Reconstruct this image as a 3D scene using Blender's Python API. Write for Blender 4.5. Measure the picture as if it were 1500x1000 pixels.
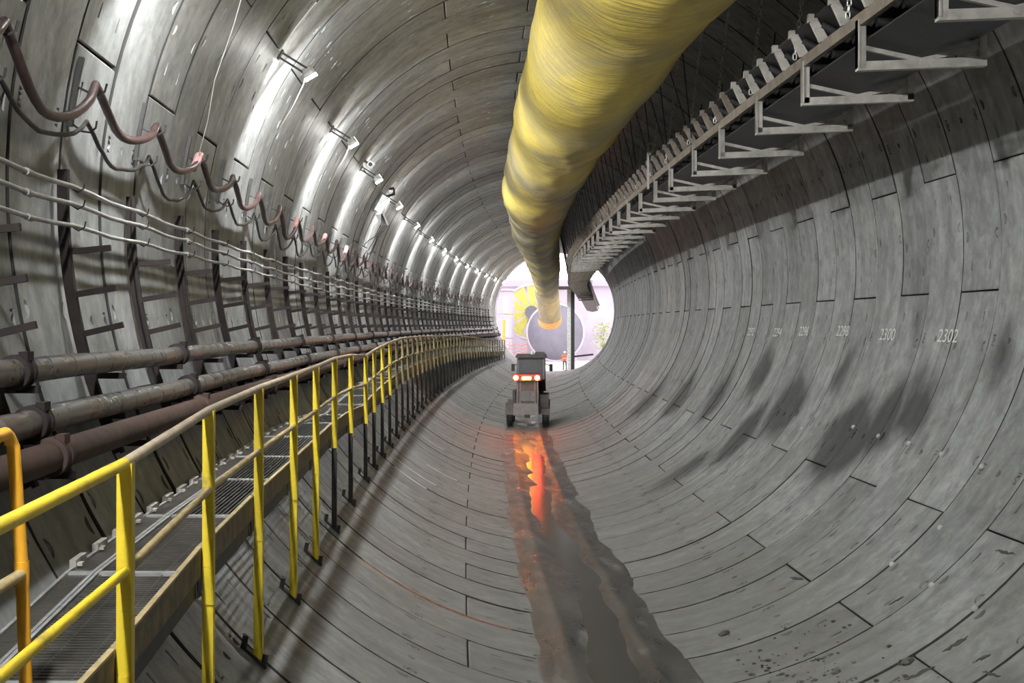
import bpy, bmesh, math, random
from mathutils import Vector, Matrix
random.seed(7)
scene = bpy.context.scene
COL = scene.collection
for o in list(bpy.data.objects):
    bpy.data.objects.remove(o)

# ------------------------------------------------------------------ camera, sky, sun, exposure
R = 5.4            # inner radius of the lining
RHO = 816.0        # radius of the gentle right-hand curve
CU, CV = -2.144, -1.118   # camera in tunnel cross-section coordinates
cam_d = bpy.data.cameras.new('camera')
cam_d.sensor_width = 36.0
cam_d.lens = 2000.0 / 1500.0 * 36.0
cam_d.shift_x = (750 - 626.1) / 1500.0
cam_d.shift_y = -(500 - 475.7) / 1500.0
cam_d.clip_start = 0.05
cam_d.clip_end = 600
cam = bpy.data.objects.new('camera', cam_d)
cam.location = (0, 0, 0)
cam.rotation_euler = (math.radians(90), 0, 0)
COL.objects.link(cam)
scene.camera = cam

world = bpy.data.worlds.new('overcast_sky')
scene.world = world
world.use_nodes = True
bg = world.node_tree.nodes['Background']
bg.inputs['Color'].default_value = (0.95, 0.91, 1.0, 1)
bg.inputs['Strength'].default_value = 2.8

sun_d = bpy.data.lights.new('sun', 'SUN')
sun_d.energy = 3.0
sun_d.angle = math.radians(8)
sun_d.color = (1.0, 0.95, 0.9)
sun = bpy.data.objects.new('sun', sun_d)
sun.rotation_euler = (math.radians(-28), math.radians(20), 0)
COL.objects.link(sun)

vs = scene.view_settings
vs.view_transform = 'Standard'
vs.look = 'None'
vs.exposure = 0.0
vs.gamma = 1.0
vs.use_curve_mapping = False
scene.cycles.max_bounces = 6
scene.cycles.diffuse_bounces = 4
scene.cycles.glossy_bounces = 3
scene.cycles.caustics_reflective = False
scene.cycles.caustics_refractive = False
LAMP = 3700.0      # radiance of the lamp lenses


# ------------------------------------------------------------------ helpers
def W(u, v, s):
    """cross-section position (u right, v up from the tunnel axis) at arc length s -> world"""
    th = s / RHO
    return Vector((-CU + RHO * (1 - math.cos(th)) + u * math.cos(th),
                   RHO * math.sin(th) - u * math.sin(th), -CV + v))


def frame(s, u=0.0, v=0.0):
    """matrix of the local frame (x right, y along the tunnel, z up) at (u, v, s)"""
    return Matrix.Translation(W(u, v, s)) @ Matrix.Rotation(-s / RHO, 4, 'Z')


def wall_u(v, r=R, side=-1):
    return side * math.sqrt(max(0.0, r * r - v * v))


class MB:
    def __init__(self):
        self.v, self.f = [], []

    def poly(self, pts):
        b = len(self.v)
        self.v += [tuple(p) for p in pts]
        self.f.append(tuple(range(b, b + len(pts))))

    def hexa(self, p):
        b = len(self.v)
        self.v += [tuple(q) for q in p]
        for f in ((0, 3, 2, 1), (4, 5, 6, 7), (0, 1, 5, 4), (1, 2, 6, 5), (2, 3, 7, 6), (3, 0, 4, 7)):
            self.f.append(tuple(b + i for i in f))
        return self

    def box(self, x0, x1, y0, y1, z0, z1):
        return self.hexa([(x0, y0, z0), (x1, y0, z0), (x1, y1, z0), (x0, y1, z0),
                          (x0, y0, z1), (x1, y0, z1), (x1, y1, z1), (x0, y1, z1)])

    def bar(self, a, b, w, h, up=(0, 0, 1)):
        a, b, up = Vector(a), Vector(b), Vector(up)
        d = (b - a).normalized()
        x = d.cross(up)
        if x.length < 1e-5:
            x = d.cross(Vector((1, 0, 0)))
        x.normalize()
        y = x.cross(d).normalized()
        x *= w / 2
        y *= h / 2
        return self.hexa([a - x - y, a + x - y, a + x + y, a - x + y, b - x - y, b + x - y, b + x + y, b - x + y])

    def tube(self, pts, rad, n=8, caps=True, closed=False):
        pts = [Vector(p) for p in pts]
        b = len(self.v)
        m = len(pts)
        ref = None
        for i, p in enumerate(pts):
            d = (pts[(i + 1) % m if closed else min(i + 1, m - 1)] - pts[(i - 1) % m if closed else max(i - 1, 0)]).normalized()
            if ref is None:
                ref = Vector((0, 0, 1)) if abs(d.z) < 0.9 else Vector((1, 0, 0))
            x = d.cross(ref).normalized()
            y = x.cross(d).normalized()
            ref = y
            r = rad[i] if isinstance(rad, (list, tuple)) else rad
            for k in range(n):
                a = 2 * math.pi * k / n
                self.v.append(tuple(p + x * math.cos(a) * r + y * math.sin(a) * r))
        for i in range(m if closed else m - 1):
            j = (i + 1) % m
            for k in range(n):
                k2 = (k + 1) % n
                self.f.append((b + i * n + k, b + i * n + k2, b + j * n + k2, b + j * n + k))
        if caps and not closed:
            self.f.append(tuple(b + k for k in reversed(range(n))))
            self.f.append(tuple(b + (m - 1) * n + k for k in range(n)))
        return self

    def cyl(self, a, b, r0, r1=None, n=12):
        return self.tube([a, b], [r0, r0 if r1 is None else r1], n)

    def ball(self, c, rx, ry, rz, nu=10, nv=6):
        b = len(self.v)
        c = Vector(c)
        for j in range(nv + 1):
            ph = -math.pi / 2 + math.pi * j / nv
            for i in range(nu):
                a = 2 * math.pi * i / nu
                self.v.append((c.x + rx * math.cos(ph) * math.cos(a), c.y + ry * math.cos(ph) * math.sin(a), c.z + rz * math.sin(ph)))
        for j in range(nv):
            for i in range(nu):
                i2 = (i + 1) % nu
                self.f.append((b + j * nu + i, b + j * nu + i2, b + (j + 1) * nu + i2, b + (j + 1) * nu + i))
        return self

    def sweep(self, prof, svals, closed=True):
        """sweep a (u, v) profile along the tunnel; prof may be a function of s"""
        b = len(self.v)
        n = None
        for s in svals:
            pr = prof(s) if callable(prof) else prof
            n = len(pr)
            self.v += [tuple(W(u, v, s)) for u, v in pr]
        for i in range(len(svals) - 1):
            for k in range(n if closed else n - 1):
                k2 = (k + 1) % n
                self.f.append((b + i * n + k, b + i * n + k2, b + (i + 1) * n + k2, b + (i + 1) * n + k))
        if closed:
            self.f.append(tuple(b + k for k in range(n)))
            self.f.append(tuple(b + (len(svals) - 1) * n + k for k in reversed(range(n))))
        return self

    def mesh(self, name, mat=None, smooth=None):
        me = bpy.data.meshes.new(name)
        me.from_pydata(self.v, [], self.f)
        bm = bmesh.new()
        bm.from_mesh(me)
        bmesh.ops.recalc_face_normals(bm, faces=bm.faces)
        bm.to_mesh(me)
        bm.free()
        if smooth:
            me.polygons.foreach_set('use_smooth', [True] * len(me.polygons))
            me.set_sharp_from_angle(angle=math.radians(smooth))
        if mat:
            me.materials.append(mat)
        me.update()
        return me

    def build(self, name, mat, parent=None, smooth=None, origin=None):
        if origin is not None:
            o_ = Vector(origin)
            self.v = [tuple(Vector(p) - o_) for p in self.v]
        o = link(name, self.mesh(name, mat, smooth), parent)
        if origin is not None:
            o.location = origin
        return o


def link(name, me, parent=None, matrix=None):
    o = bpy.data.objects.new(name, me)
    COL.objects.link(o)
    if parent:
        o.parent = parent
    if matrix is not None:
        o.matrix_basis = matrix
    return o


def tag(o, label, cat=None, group=None, kind=None):
    o['label'] = label
    if cat:
        o['category'] = cat
    if group:
        o['group'] = group
    if kind:
        o['kind'] = kind
    return o


def empty(name, matrix, label, cat, group=None, kind=None):
    o = bpy.data.objects.new(name, None)
    o.empty_display_size = 0.2
    COL.objects.link(o)
    o.matrix_basis = matrix
    return tag(o, label, cat, group, kind)


def part_label(o, text):
    o['label'] = text
    return o


ORD = ['first', 'second', 'third', 'fourth', 'fifth', 'sixth', 'seventh', 'eighth', 'ninth', 'tenth', 'eleventh',
       'twelfth', 'thirteenth', 'fourteenth', 'fifteenth', 'sixteenth', 'seventeenth', 'eighteenth', 'nineteenth', 'twentieth']


def lerp_table(tab, x):
    if x <= tab[0][0]:
        return tab[0][1]
    for (x0, y0), (x1, y1) in zip(tab, tab[1:]):
        if x <= x1:
            return y0 + (y1 - y0) * (x - x0) / (x1 - x0)
    return tab[-1][1]


def frange(a, b, st):
    n = max(1, int(round((b - a) / st)))
    return [a + (b - a) * i / n for i in range(n + 1)]


# ------------------------------------------------------------------ materials
class NT:
    def __init__(self, name):
        self.m = bpy.data.materials.new(name)
        self.m.use_nodes = True
        self.t = self.m.node_tree
        self.b = self.t.nodes['Principled BSDF']

    def n(self, kind, **kw):
        nd = self.t.nodes.new(kind)
        for k, v in kw.items():
            if k in nd.inputs:
                if hasattr(v, 'node'):
                    self.t.links.new(v, nd.inputs[k])
                else:
                    nd.inputs[k].default_value = v
            else:
                setattr(nd, k, v)
        return nd

    def l(self, a, b):
        self.t.links.new(a, b)

    def noise(self, vec, scale, detail=4, rough=0.55, dist=0.0):
        nd = self.n('ShaderNodeTexNoise')
        nd.inputs['Scale'].default_value = scale
        nd.inputs['Detail'].default_value = detail
        nd.inputs['Roughness'].default_value = rough
        nd.inputs['Distortion'].default_value = dist
        if vec is not None:
            self.l(vec, nd.inputs['Vector'])
        return nd.outputs['Fac']

    def ramp(self, fac, a, b, ca=(0, 0, 0, 1), cb=(1, 1, 1, 1)):
        nd = self.n('ShaderNodeValToRGB')
        e = nd.color_ramp.elements
        e[0].position, e[1].position = a, b
        e[0].color, e[1].color = ca, cb
        self.l(fac, nd.inputs['Fac'])
        return nd.outputs['Color']

    def math(self, op, a, b=None, c=None):
        nd = self.n('ShaderNodeMath', operation=op)
        for i, q in enumerate((a, b, c)):
            if q is None:
                continue
            if hasattr(q, 'node'):
                self.l(q, nd.inputs[i])
            else:
                nd.inputs[i].default_value = q
        return nd.outputs[0]

    def mix(self, fac, a, b, mode='MIX'):
        nd = self.n('ShaderNodeMix', data_type='RGBA', blend_type=mode)
        for i, q in ((0, fac), (6, a), (7, b)):
            if hasattr(q, 'node'):
                self.l(q, nd.inputs[i])
            else:
                nd.inputs[i].default_value = q
        return nd.outputs[2]

    def mapping(self, vec, scale=(1, 1, 1), loc=(0, 0, 0)):
        nd = self.n('ShaderNodeMapping')
        nd.inputs['Scale'].default_value = scale
        nd.inputs['Location'].default_value = loc
        self.l(vec, nd.inputs['Vector'])
        return nd.outputs[0]

    def bump(self, h, strength, dist=0.02, normal=None):
        nd = self.n('ShaderNodeBump')
        nd.inputs['Strength'].default_value = strength
        nd.inputs['Distance'].default_value = dist
        self.l(h, nd.inputs['Height'])
        if normal is not None:
            self.l(normal, nd.inputs['Normal'])
        self.l(nd.outputs[0], self.b.inputs['Normal'])
        return nd.outputs[0]

    def set(self, **kw):
        for k, v in kw.items():
            k = k.replace('_', ' ')
            if hasattr(v, 'node'):
                self.l(v, self.b.inputs[k])
            else:
                self.b.inputs[k].default_value = v
        return self


def c4(r, g, b):
    return (r, g, b, 1)


def simple(name, col, rough=0.6, metal=0.0, var=0.25, scale=6.0, bump=0.15, bscale=40.0, dirt=None):
    """painted / coated surface with mottling and fine relief, in world position"""
    t = NT(name)
    pos = t.n('ShaderNodeNewGeometry').outputs['Position']
    n1 = t.noise(pos, scale, 5)
    lo = c4(*[c * (1 - var) for c in col])
    hi = c4(*[min(1, c * (1 + var)) for c in col])
    colr = t.ramp(n1, 0.3, 0.7, lo, hi)
    if dirt:
        n3 = t.noise(pos, scale * 0.5, 8, 0.7)
        colr = t.mix(t.ramp(n3, dirt[1], dirt[1] + 0.15), colr, c4(*dirt[0]))
    t.set(Base_Color=colr, Roughness=rough, Metallic=metal)
    if bump:
        t.bump(t.noise(pos, bscale, 3), bump, 0.01)
    return t.m


def emit(name, col, strength, base=(0.8, 0.8, 0.8)):
    t = NT(name)
    t.set(Base_Color=c4(*base), Emission_Color=c4(*col), Emission_Strength=strength, Roughness=0.4)
    return t.m


def concrete_material():
    t = NT('precast_concrete')
    pos = t.n('ShaderNodeNewGeometry').outputs['Position']
    uv = t.n('ShaderNodeUVMap').outputs[0]
    rnd = t.n('ShaderNodeObjectInfo').outputs['Random']
    off = t.n('ShaderNodeCombineXYZ')
    t.l(t.math('MULTIPLY', rnd, 91.0), off.inputs[0])
    t.l(t.math('MULTIPLY', rnd, 37.0), off.inputs[1])
    va = t.n('ShaderNodeVectorMath', operation='ADD')
    t.l(uv, va.inputs[0])
    t.l(off.outputs[0], va.inputs[1])
    uvo = va.outputs[0]
    big = t.noise(pos, 0.55, 5, 0.6)
    fine = t.noise(pos, 7.0, 6, 0.65)
    streak = t.noise(t.mapping(uvo, (0.35, 3.2, 1)), 1.0, 5, 0.62, 0.3)      # drip marks running around the ring
    col = t.ramp(big, 0.3, 0.72, c4(0.25, 0.254, 0.252), c4(0.42, 0.426, 0.424))
    col = t.mix(0.45, col, t.ramp(streak, 0.32, 0.7, c4(0.155, 0.158, 0.156), c4(0.50, 0.505, 0.50)))
    col = t.mix(t.ramp(fine, 0.35, 0.75), t.mix(1.0, col, c4(0.74, 0.74, 0.73), 'MULTIPLY'), col)
    tint = t.math('MULTIPLY_ADD', rnd, 0.34, 0.82)
    comb = t.n('ShaderNodeCombineXYZ')
    for i in range(3):
        t.l(tint, comb.inputs[i])
    col = t.mix(1.0, col, comb.outputs[0], 'MULTIPLY')
    # patchy casting marks
    pat = t.noise(pos, 2.6, 9, 0.68, 0.6)
    col = t.mix(1.0, col, t.ramp(pat, 0.36, 0.62, c4(0.70, 0.70, 0.69), c4(1.12, 1.12, 1.11)), 'MULTIPLY')
    warm = t.noise(pos, 0.9, 4, 0.6)
    col = t.mix(t.math('MULTIPLY', t.ramp(warm, 0.52, 0.70), 0.35), col, t.mix(1.0, col, c4(1.02, 0.93, 0.84), 'MULTIPLY'))
    # pale efflorescence blotches
    ef = t.noise(pos, 1.7, 7, 0.7)
    col = t.mix(t.math('MULTIPLY', t.ramp(ef, 0.60, 0.72), 0.35), col, c4(0.62, 0.61, 0.58))
    # dark soot and oil stains with a shape of their own on the lower right wall
    wob = t.n('ShaderNodeTexNoise')
    wob.inputs['Scale'].default_value = 0.9
    wob.inputs['Detail'].default_value = 4
    t.l(pos, wob.inputs['Vector'])
    wadd = t.n('ShaderNodeVectorMath', operation='MULTIPLY_ADD')
    t.l(wob.outputs['Color'], wadd.inputs[0])
    wadd.inputs[1].default_value = (0.9, 0.9, 0.9)
    t.l(pos, wadd.inputs[2])
    total = None
    for (u, v, s, ru, rv, rs, k) in STAINS:
        c = W(u, v, s) + Vector((0.45, 0.45, 0.45))
        sub = t.n('ShaderNodeVectorMath', operation='SUBTRACT')
        t.l(wadd.outputs[0], sub.inputs[0])
        sub.inputs[1].default_value = c
        mu = t.n('ShaderNodeVectorMath', operation='DIVIDE')
        t.l(sub.outputs[0], mu.inputs[0])
        mu.inputs[1].default_value = (ru, rs, rv)
        ln = t.n('ShaderNodeVectorMath', operation='LENGTH')
        t.l(mu.outputs[0], ln.inputs[0])
        f = t.math('MULTIPLY', t.math('SUBTRACT', 1.0, t.math('SMOOTH_MIN', ln.outputs['Value'], 1.0, 0.3)), k)
        total = f if total is None else t.math('MAXIMUM', total, f)
    total = t.math('MINIMUM', t.math('MULTIPLY', total, 2.6), 0.90)
    col = t.mix(total, col, c4(0.035, 0.037, 0.038))
    # mud carried up from the invert by tyres: an irregular film low on the lining
    sep = t.n('ShaderNodeSeparateXYZ')
    t.l(pos, sep.inputs[0])
    hgt = t.math('MULTIPLY_ADD', sep.outputs[2], -1.6, -4.9)
    mudn = t.math('ADD', hgt, t.math('MULTIPLY', t.noise(pos, 1.2, 6, 0.65), 2.2))
    mudf = t.math('MULTIPLY', t.math('MINIMUM', t.math('MAXIMUM', t.math('SUBTRACT', mudn, 1.0), 0.0), 1.0), 0.55)
    col = t.mix(mudf, col, c4(0.16, 0.152, 0.138))
    rough = t.math('MULTIPLY_ADD', t.noise(pos, 2.3, 5), 0.36, 0.36)
    t.set(Base_Color=col, Roughness=rough)
    t.b.inputs['Specular IOR Level'].default_value = 0.45
    h = t.math('ADD', t.noise(pos, 26.0, 5, 0.7), t.math('MULTIPLY', t.noise(t.mapping(uvo, (1.0, 4.0, 1)), 1.2, 3), 0.9))
    t.bump(h, 0.20, 0.012)
    return t.m


STAINS = [  # u, v, s, half sizes (u, v, s), strength
    (4.42, -3.1, 22.9, 0.75, 1.25, 1.5, 1.0), (4.7, -2.6, 21.5, 0.6, 1.0, 0.9, 0.8), (4.62, -2.8, 27.6, 0.6, 1.3, 1.2, 0.9),
    (4.85, -2.3, 20.3, 0.45, 0.9, 0.8, 0.65), (4.05, -3.6, 29.6, 1.1, 1.1, 1.0, 0.9), (3.05, -4.45, 31.0, 1.3, 0.8, 0.9, 0.9),
    (4.9, -2.2, 31.5, 0.5, 1.2, 1.1, 0.75), (4.5, -3.0, 35.0, 0.7, 1.3, 1.2, 0.7), (4.3, -3.2, 40.5, 0.8, 1.4, 1.6, 0.7),
    (5.0, -1.9, 25.0, 0.4, 0.8, 0.6, 0.5), (3.9, -3.7, 46.0, 0.9, 1.4, 2.0, 0.6), (5.15, -1.0, 21.6, 0.3, 0.55, 0.35, 0.35),
    (5.1, -1.5, 18.0, 0.4, 0.8, 0.5, 0.35), (2.9, -4.5, 12.5, 0.6, 0.5, 0.7, 0.45),
]

PLUGS = [(-34.5, 25.64), (-31.4, 22.77), (-31.8, 21.32), (-31.7, 19.89), (-32.0, 18.5), (-32.2, 17.04), (-49.6, 15.75), (-49.6, 14.45), (-42.1, 16.91), (-49.7, 17.15)]
SPALLS = [(-54.4, 14.04, 0.3, 0.05, 80), (-59.6, 13.9, 0.34, 0.05, 70), (-59.2, 19.03, 0.42, 0.028, 10), (-41.8, 14.95, 0.5, 0.02, 5), (-66.4, 15.66, 0.2, 0.03, 50), (-54.0, 13.38, 0.16, 0.03, 60), (-53.7, 16.08, 0.2, 0.02, 70), (-55.0, 12.98, 0.3, 0.02, 10), (-68.9, 19.98, 0.18, 0.02, 80)]  # angle, s, length, half width, turn

M = {}
M['concrete'] = concrete_material()
M['spall'] = simple('chipped_dark_concrete', (0.07, 0.063, 0.055), 0.9)
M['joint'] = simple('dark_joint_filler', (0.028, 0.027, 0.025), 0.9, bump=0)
M['white_filler'] = simple('white_grout', (0.75, 0.74, 0.70), 0.5)
M['rust_filler'] = simple('rusty_grout', (0.24, 0.10, 0.055), 0.7, var=0.4, scale=12)
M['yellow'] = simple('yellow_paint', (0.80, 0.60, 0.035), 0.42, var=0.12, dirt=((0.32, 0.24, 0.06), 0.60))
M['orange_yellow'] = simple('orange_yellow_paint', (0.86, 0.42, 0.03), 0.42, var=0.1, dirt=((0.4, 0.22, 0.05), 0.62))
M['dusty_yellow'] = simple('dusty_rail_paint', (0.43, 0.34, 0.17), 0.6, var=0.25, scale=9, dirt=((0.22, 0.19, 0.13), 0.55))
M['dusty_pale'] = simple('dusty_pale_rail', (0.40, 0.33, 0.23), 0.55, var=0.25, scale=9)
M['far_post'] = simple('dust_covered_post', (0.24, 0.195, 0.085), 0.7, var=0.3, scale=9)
M['toe'] = simple('toe_board_timber', (0.20, 0.155, 0.095), 0.75, var=0.35, scale=8)
M['dark_steel'] = simple('dark_steel', (0.030, 0.028, 0.027), 0.55, var=0.35)
M['bracket'] = simple('maroon_primer_steel', (0.017, 0.011, 0.010), 0.85, var=0.3)
M['grey_steel'] = simple('galvanised_steel', (0.42, 0.42, 0.40), 0.45, 0.35, var=0.25, scale=10)
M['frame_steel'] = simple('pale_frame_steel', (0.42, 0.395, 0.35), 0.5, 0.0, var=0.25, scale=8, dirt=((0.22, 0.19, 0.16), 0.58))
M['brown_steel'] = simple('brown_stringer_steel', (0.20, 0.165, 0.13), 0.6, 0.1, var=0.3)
M['conduit'] = simple('grey_conduit', (0.36, 0.36, 0.345), 0.45, 0.1, var=0.2, scale=10)
M['rubber'] = simple('black_rubber', (0.02, 0.02, 0.021), 0.55, var=0.3, bump=0.1)
M['cable'] = simple('maroon_cable', (0.065, 0.038, 0.037), 0.36, var=0.3, scale=14, bump=0)
M['pink'] = simple('pink_lit_cable', (0.72, 0.42, 0.41), 0.45, var=0.15, bump=0)  # pink highlight of the lit cable, put into the colour
M['black_cable'] = simple('black_cable', (0.035, 0.033, 0.032), 0.45, bump=0)
M['white_cord'] = simple('pale_cord', (0.40, 0.40, 0.38), 0.5, bump=0)
M['white_box'] = simple('white_enamel', (0.75, 0.75, 0.73), 0.4, bump=0)
M['lens'] = emit('lamp_lens_glow', (0.97, 0.99, 1.0), LAMP)
M['rim'] = emit('lamp_rim_glow', (1.0, 0.99, 0.95), LAMP * 0.08)
M['chrome'] = simple('chain_steel', (0.62, 0.61, 0.58), 0.4, 0.2, var=0.3, scale=30, bump=0)


def banded_pipe_material():
    t = NT('banded_steel_pipe')
    pos = t.n('ShaderNodeNewGeometry').outputs['Position']
    n1 = t.noise(pos, 5.0, 6, 0.65)
    n2 = t.noise(pos, 1.3, 4, 0.6)
    col = t.ramp(n1, 0.3, 0.75, c4(0.05, 0.05, 0.049), c4(0.19, 0.19, 0.186))
    col = t.mix(t.math('MULTIPLY', t.ramp(n2, 0.5, 0.66), 0.45), col, c4(0.17, 0.11, 0.085))
    t.set(Base_Color=col, Metallic=0.35, Roughness=t.math('MULTIPLY_ADD', n1, 0.4, 0.12))
    t.bump(t.noise(pos, 30, 4), 0.12, 0.01)
    return t.m


M['banded'] = banded_pipe_material()
M['rust'] = simple('rusty_pipe', (0.060, 0.033, 0.024), 0.8, 0.0, var=0.4, scale=7, dirt=((0.032, 0.022, 0.019), 0.55))


def duct_material():
    t = NT('yellow_duct_fabric')
    pos = t.n('ShaderNodeNewGeometry').outputs['Position']
    uv = t.n('ShaderNodeUVMap').outputs[0]
    # dust lies in soft oblique drifts on the yellow fabric
    drift = t.noise(t.mapping(uv, (0.20, 0.33, 1)), 1.0, 5, 0.6, 0.8)
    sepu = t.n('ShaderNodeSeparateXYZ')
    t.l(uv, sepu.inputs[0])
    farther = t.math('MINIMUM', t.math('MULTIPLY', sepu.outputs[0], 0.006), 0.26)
    fib = t.noise(t.mapping(uv, (7.0, 1.6, 1)), 1.0, 5, 0.65, 0.6)
    mot = t.noise(pos, 3.0, 6, 0.65)
    yel = t.ramp(mot, 0.3, 0.7, c4(0.70, 0.52, 0.075), c4(0.88, 0.69, 0.13))
    dust = t.ramp(fib, 0.3, 0.7, c4(0.23, 0.20, 0.13), c4(0.38, 0.33, 0.215))
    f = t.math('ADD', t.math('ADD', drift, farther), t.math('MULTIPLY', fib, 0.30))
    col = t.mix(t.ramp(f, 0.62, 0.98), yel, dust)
    t.set(Base_Color=col, Roughness=0.62)
    fold = t.noise(t.mapping(uv, (5.0, 0.55, 1)), 1.0, 4, 0.6, 1.2)
    t.bump(t.math('ADD', t.math('MULTIPLY', fold, 2.0), t.math('MULTIPLY', fib, 0.6)), 0.55, 0.06)
    return t.m


M['duct'] = duct_material()
M['orange_fabric'] = simple('orange_collar_fabric', (0.85, 0.40, 0.12), 0.6)


def mud_material():
    t = NT('wet_mud')
    pos = t.n('ShaderNodeNewGeometry').outputs['Position']
    n1 = t.noise(t.mapping(pos, (1.6, 0.5, 1)), 1.4, 7, 0.65, 0.4)
    n2 = t.noise(t.mapping(pos, (1.2, 0.35, 1), (9, 3, 1)), 1.6, 5, 0.6)
    col = t.ramp(n1, 0.34, 0.68, c4(0.042, 0.040, 0.036), c4(0.112, 0.104, 0.092))
    col = t.mix(t.math('MULTIPLY', t.ramp(n2, 0.58, 0.66), .7), col, c4(0.20, 0.195, 0.18))
    t.set(Base_Color=col, Roughness=t.math('MULTIPLY_ADD', t.ramp(n1, 0.35, 0.7), 0.35, 0.24))
    h = t.math('ADD', t.noise(pos, 9.0, 6, 0.7), t.math('MULTIPLY', t.noise(t.mapping(pos, (1.0, 6.0, 1)), 1.5, 3), 0.8))
    t.bump(h, 0.28, 0.02)
    return t.m


M['mud'] = mud_material()


def water_material():
    t = NT('muddy_water')
    pos = t.n('ShaderNodeNewGeometry').outputs['Position']
    t.set(Base_Color=c4(0.075, 0.071, 0.060), Roughness=0.19, IOR=1.33)
    t.bump(t.noise(t.mapping(pos, (2.0, 1.0, 1)), 3.0, 3), 0.10, 0.01)
    return t.m


M['water'] = water_material()


# ------------------------------------------------------------------ tunnel lining
RW = 1.38          # ring width
NSEG = 7
GAP = 0.022
S_JOINT = 22.7     # one ring joint lies here


def segment_mesh(detail=True):
    Hh = math.pi / NSEG - GAP / (2 * R)
    w2 = RW / 2 - GAP / 2
    bm = bmesh.new()
    uvl = bm.loops.layers.uv.new('UVMap')
    cache = {}

    def P(a, y, d=0.0):
        key = (round(a, 5), round(y, 5), round(d, 5))
        if key not in cache:
            cache[key] = bm.verts.new(((R + d) * math.cos(a), y, (R + d) * math.sin(a)))
            cache[cache[key]] = (a * R, y)
        return cache[key]

    def face(vs_, mi=0):
        vs2 = []
        for q in vs_:
            if q not in vs2:
                vs2.append(q)
        if len(vs2) < 3:
            return
        try:
            f = bm.faces.new(vs2)
        except ValueError:
            return
        f.smooth = True
        f.material_index = mi
        for lp in f.loops:
            lp[uvl].uv = cache[lp.vert]

    pockets = []
    ch = 0.015
    if detail:
        pa, py = 0.085 / R, 0.055
        for q in (-0.68, 0.0, 0.68):
            for sgn in (-1, 1):
                pockets.append((q * Hh, sgn * (w2 - 0.17), pa, py, 'y', sgn))
        for sgn in (-1, 1):
            for yy in (-0.30, 0.34):
                pockets.append((sgn * (Hh - 0.36 / R), yy, 0.085 / R, 0.026, 'a', sgn))
        pockets.append((0.0, 0.0, 0.05 / R, 0.05, 'y', 1))
    na = 16 if detail else 9
    aset = {-Hh, Hh, -Hh + ch / R, Hh - ch / R}
    yset = {-w2, w2, -w2 + ch, w2 - ch}
    for (a, y, da, dy, k, sg) in pockets:
        aset |= {a - da, a + da}
        yset |= {y - dy, y + dy}
    for i in range(1, na):
        a = -Hh + 2 * Hh * i / na
        if all(abs(a - q) > 0.02 for q in aset) and not any(abs(a - p[0]) < p[2] for p in pockets):
            aset.add(a)
    A, Y = sorted(aset), sorted(yset)

    def dep(a, y):   # small chamfer along the edges
        return ch * 0.8 if (abs(abs(a) - Hh) < 1e-6 or abs(abs(y) - w2) < 1e-6) else 0.0

    for i in range(len(A) - 1):
        for j in range(len(Y) - 1):
            a0, a1, y0, y1 = A[i], A[i + 1], Y[j], Y[j + 1]
            ca, cy = (a0 + a1) / 2, (y0 + y1) / 2
            hit = [p for p in pockets if abs(p[0] - ca) < p[2] and abs(p[1] - cy) < p[3]]
            if not hit:
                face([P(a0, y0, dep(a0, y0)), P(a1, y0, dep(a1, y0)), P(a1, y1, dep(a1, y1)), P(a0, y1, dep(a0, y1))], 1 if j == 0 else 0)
                continue
            k, sg = hit[0][4], hit[0][5]

            def Q(p, q, d=0.0):
                if k == 'y':
                    return P(a0 + (a1 - a0) * p, (y0 + (y1 - y0) * q) if sg > 0 else (y1 + (y0 - y1) * q), d)
                return P((a0 + (a1 - a0) * q) if sg > 0 else (a1 + (a0 - a1) * q), y0 + (y1 - y0) * p, d)
            out = [(0.04, 0.96), (0.96, 0.96), (0.90, 0.5), (0.70, 0.16), (0.5, 0.06), (0.30, 0.16), (0.10, 0.5)]
            o = [Q(*q) for q in out]
            lo = [Q(q[0], q[1], 0.004 + 0.095 * (q[1] - 0.06) / 0.9) for q in out]
            c00, c10, c11, c01 = Q(0, 0), Q(1, 0), Q(1, 1), Q(0, 1)
            face([c01, c11, o[1], o[0]])
            face([c11, c10, o[2], o[1]])
            face([c10, o[3], o[2]])
            face([c10, c00, o[5], o[4], o[3]])
            face([c00, o[6], o[5]])
            face([c00, c01, o[0], o[6]])
            for n_ in range(7):
                m_ = (n_ + 1) % 7
                face([o[n_], o[m_], lo[m_], lo[n_]])
            face(lo)
    # sides
    D = 0.12
    for i in range(len(A) - 1):
        for y in (-w2, w2):
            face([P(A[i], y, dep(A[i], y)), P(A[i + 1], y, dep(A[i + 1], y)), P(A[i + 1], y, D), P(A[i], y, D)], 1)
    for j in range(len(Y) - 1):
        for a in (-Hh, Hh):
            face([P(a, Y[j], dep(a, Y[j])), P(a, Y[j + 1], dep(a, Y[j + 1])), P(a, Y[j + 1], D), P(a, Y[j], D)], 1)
    bmesh.ops.recalc_face_normals(bm, faces=bm.faces)
    # make the inner face look inwards
    tot = sum(f.normal.x * f.calc_area() for f in bm.faces if abs(f.calc_center_median().x - R * math.cos(f.calc_center_median().z / R)) < 0.02)
    if tot > 0:
        bmesh.ops.reverse_faces(bm, faces=bm.faces)
    me = bpy.data.meshes.new('concrete_segment')
    bm.to_mesh(me)
    bm.free()
    me.set_sharp_from_angle(angle=math.radians(28))
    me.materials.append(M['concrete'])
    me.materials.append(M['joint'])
    return me


lining = empty('wall_tunnel', frame(6.0, 0, 0), 'round tunnel lining of precast grey concrete segments with bolt pockets', 'tunnel wall', kind='structure')
LIN_INV = lining.matrix_basis.inverted()


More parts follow.
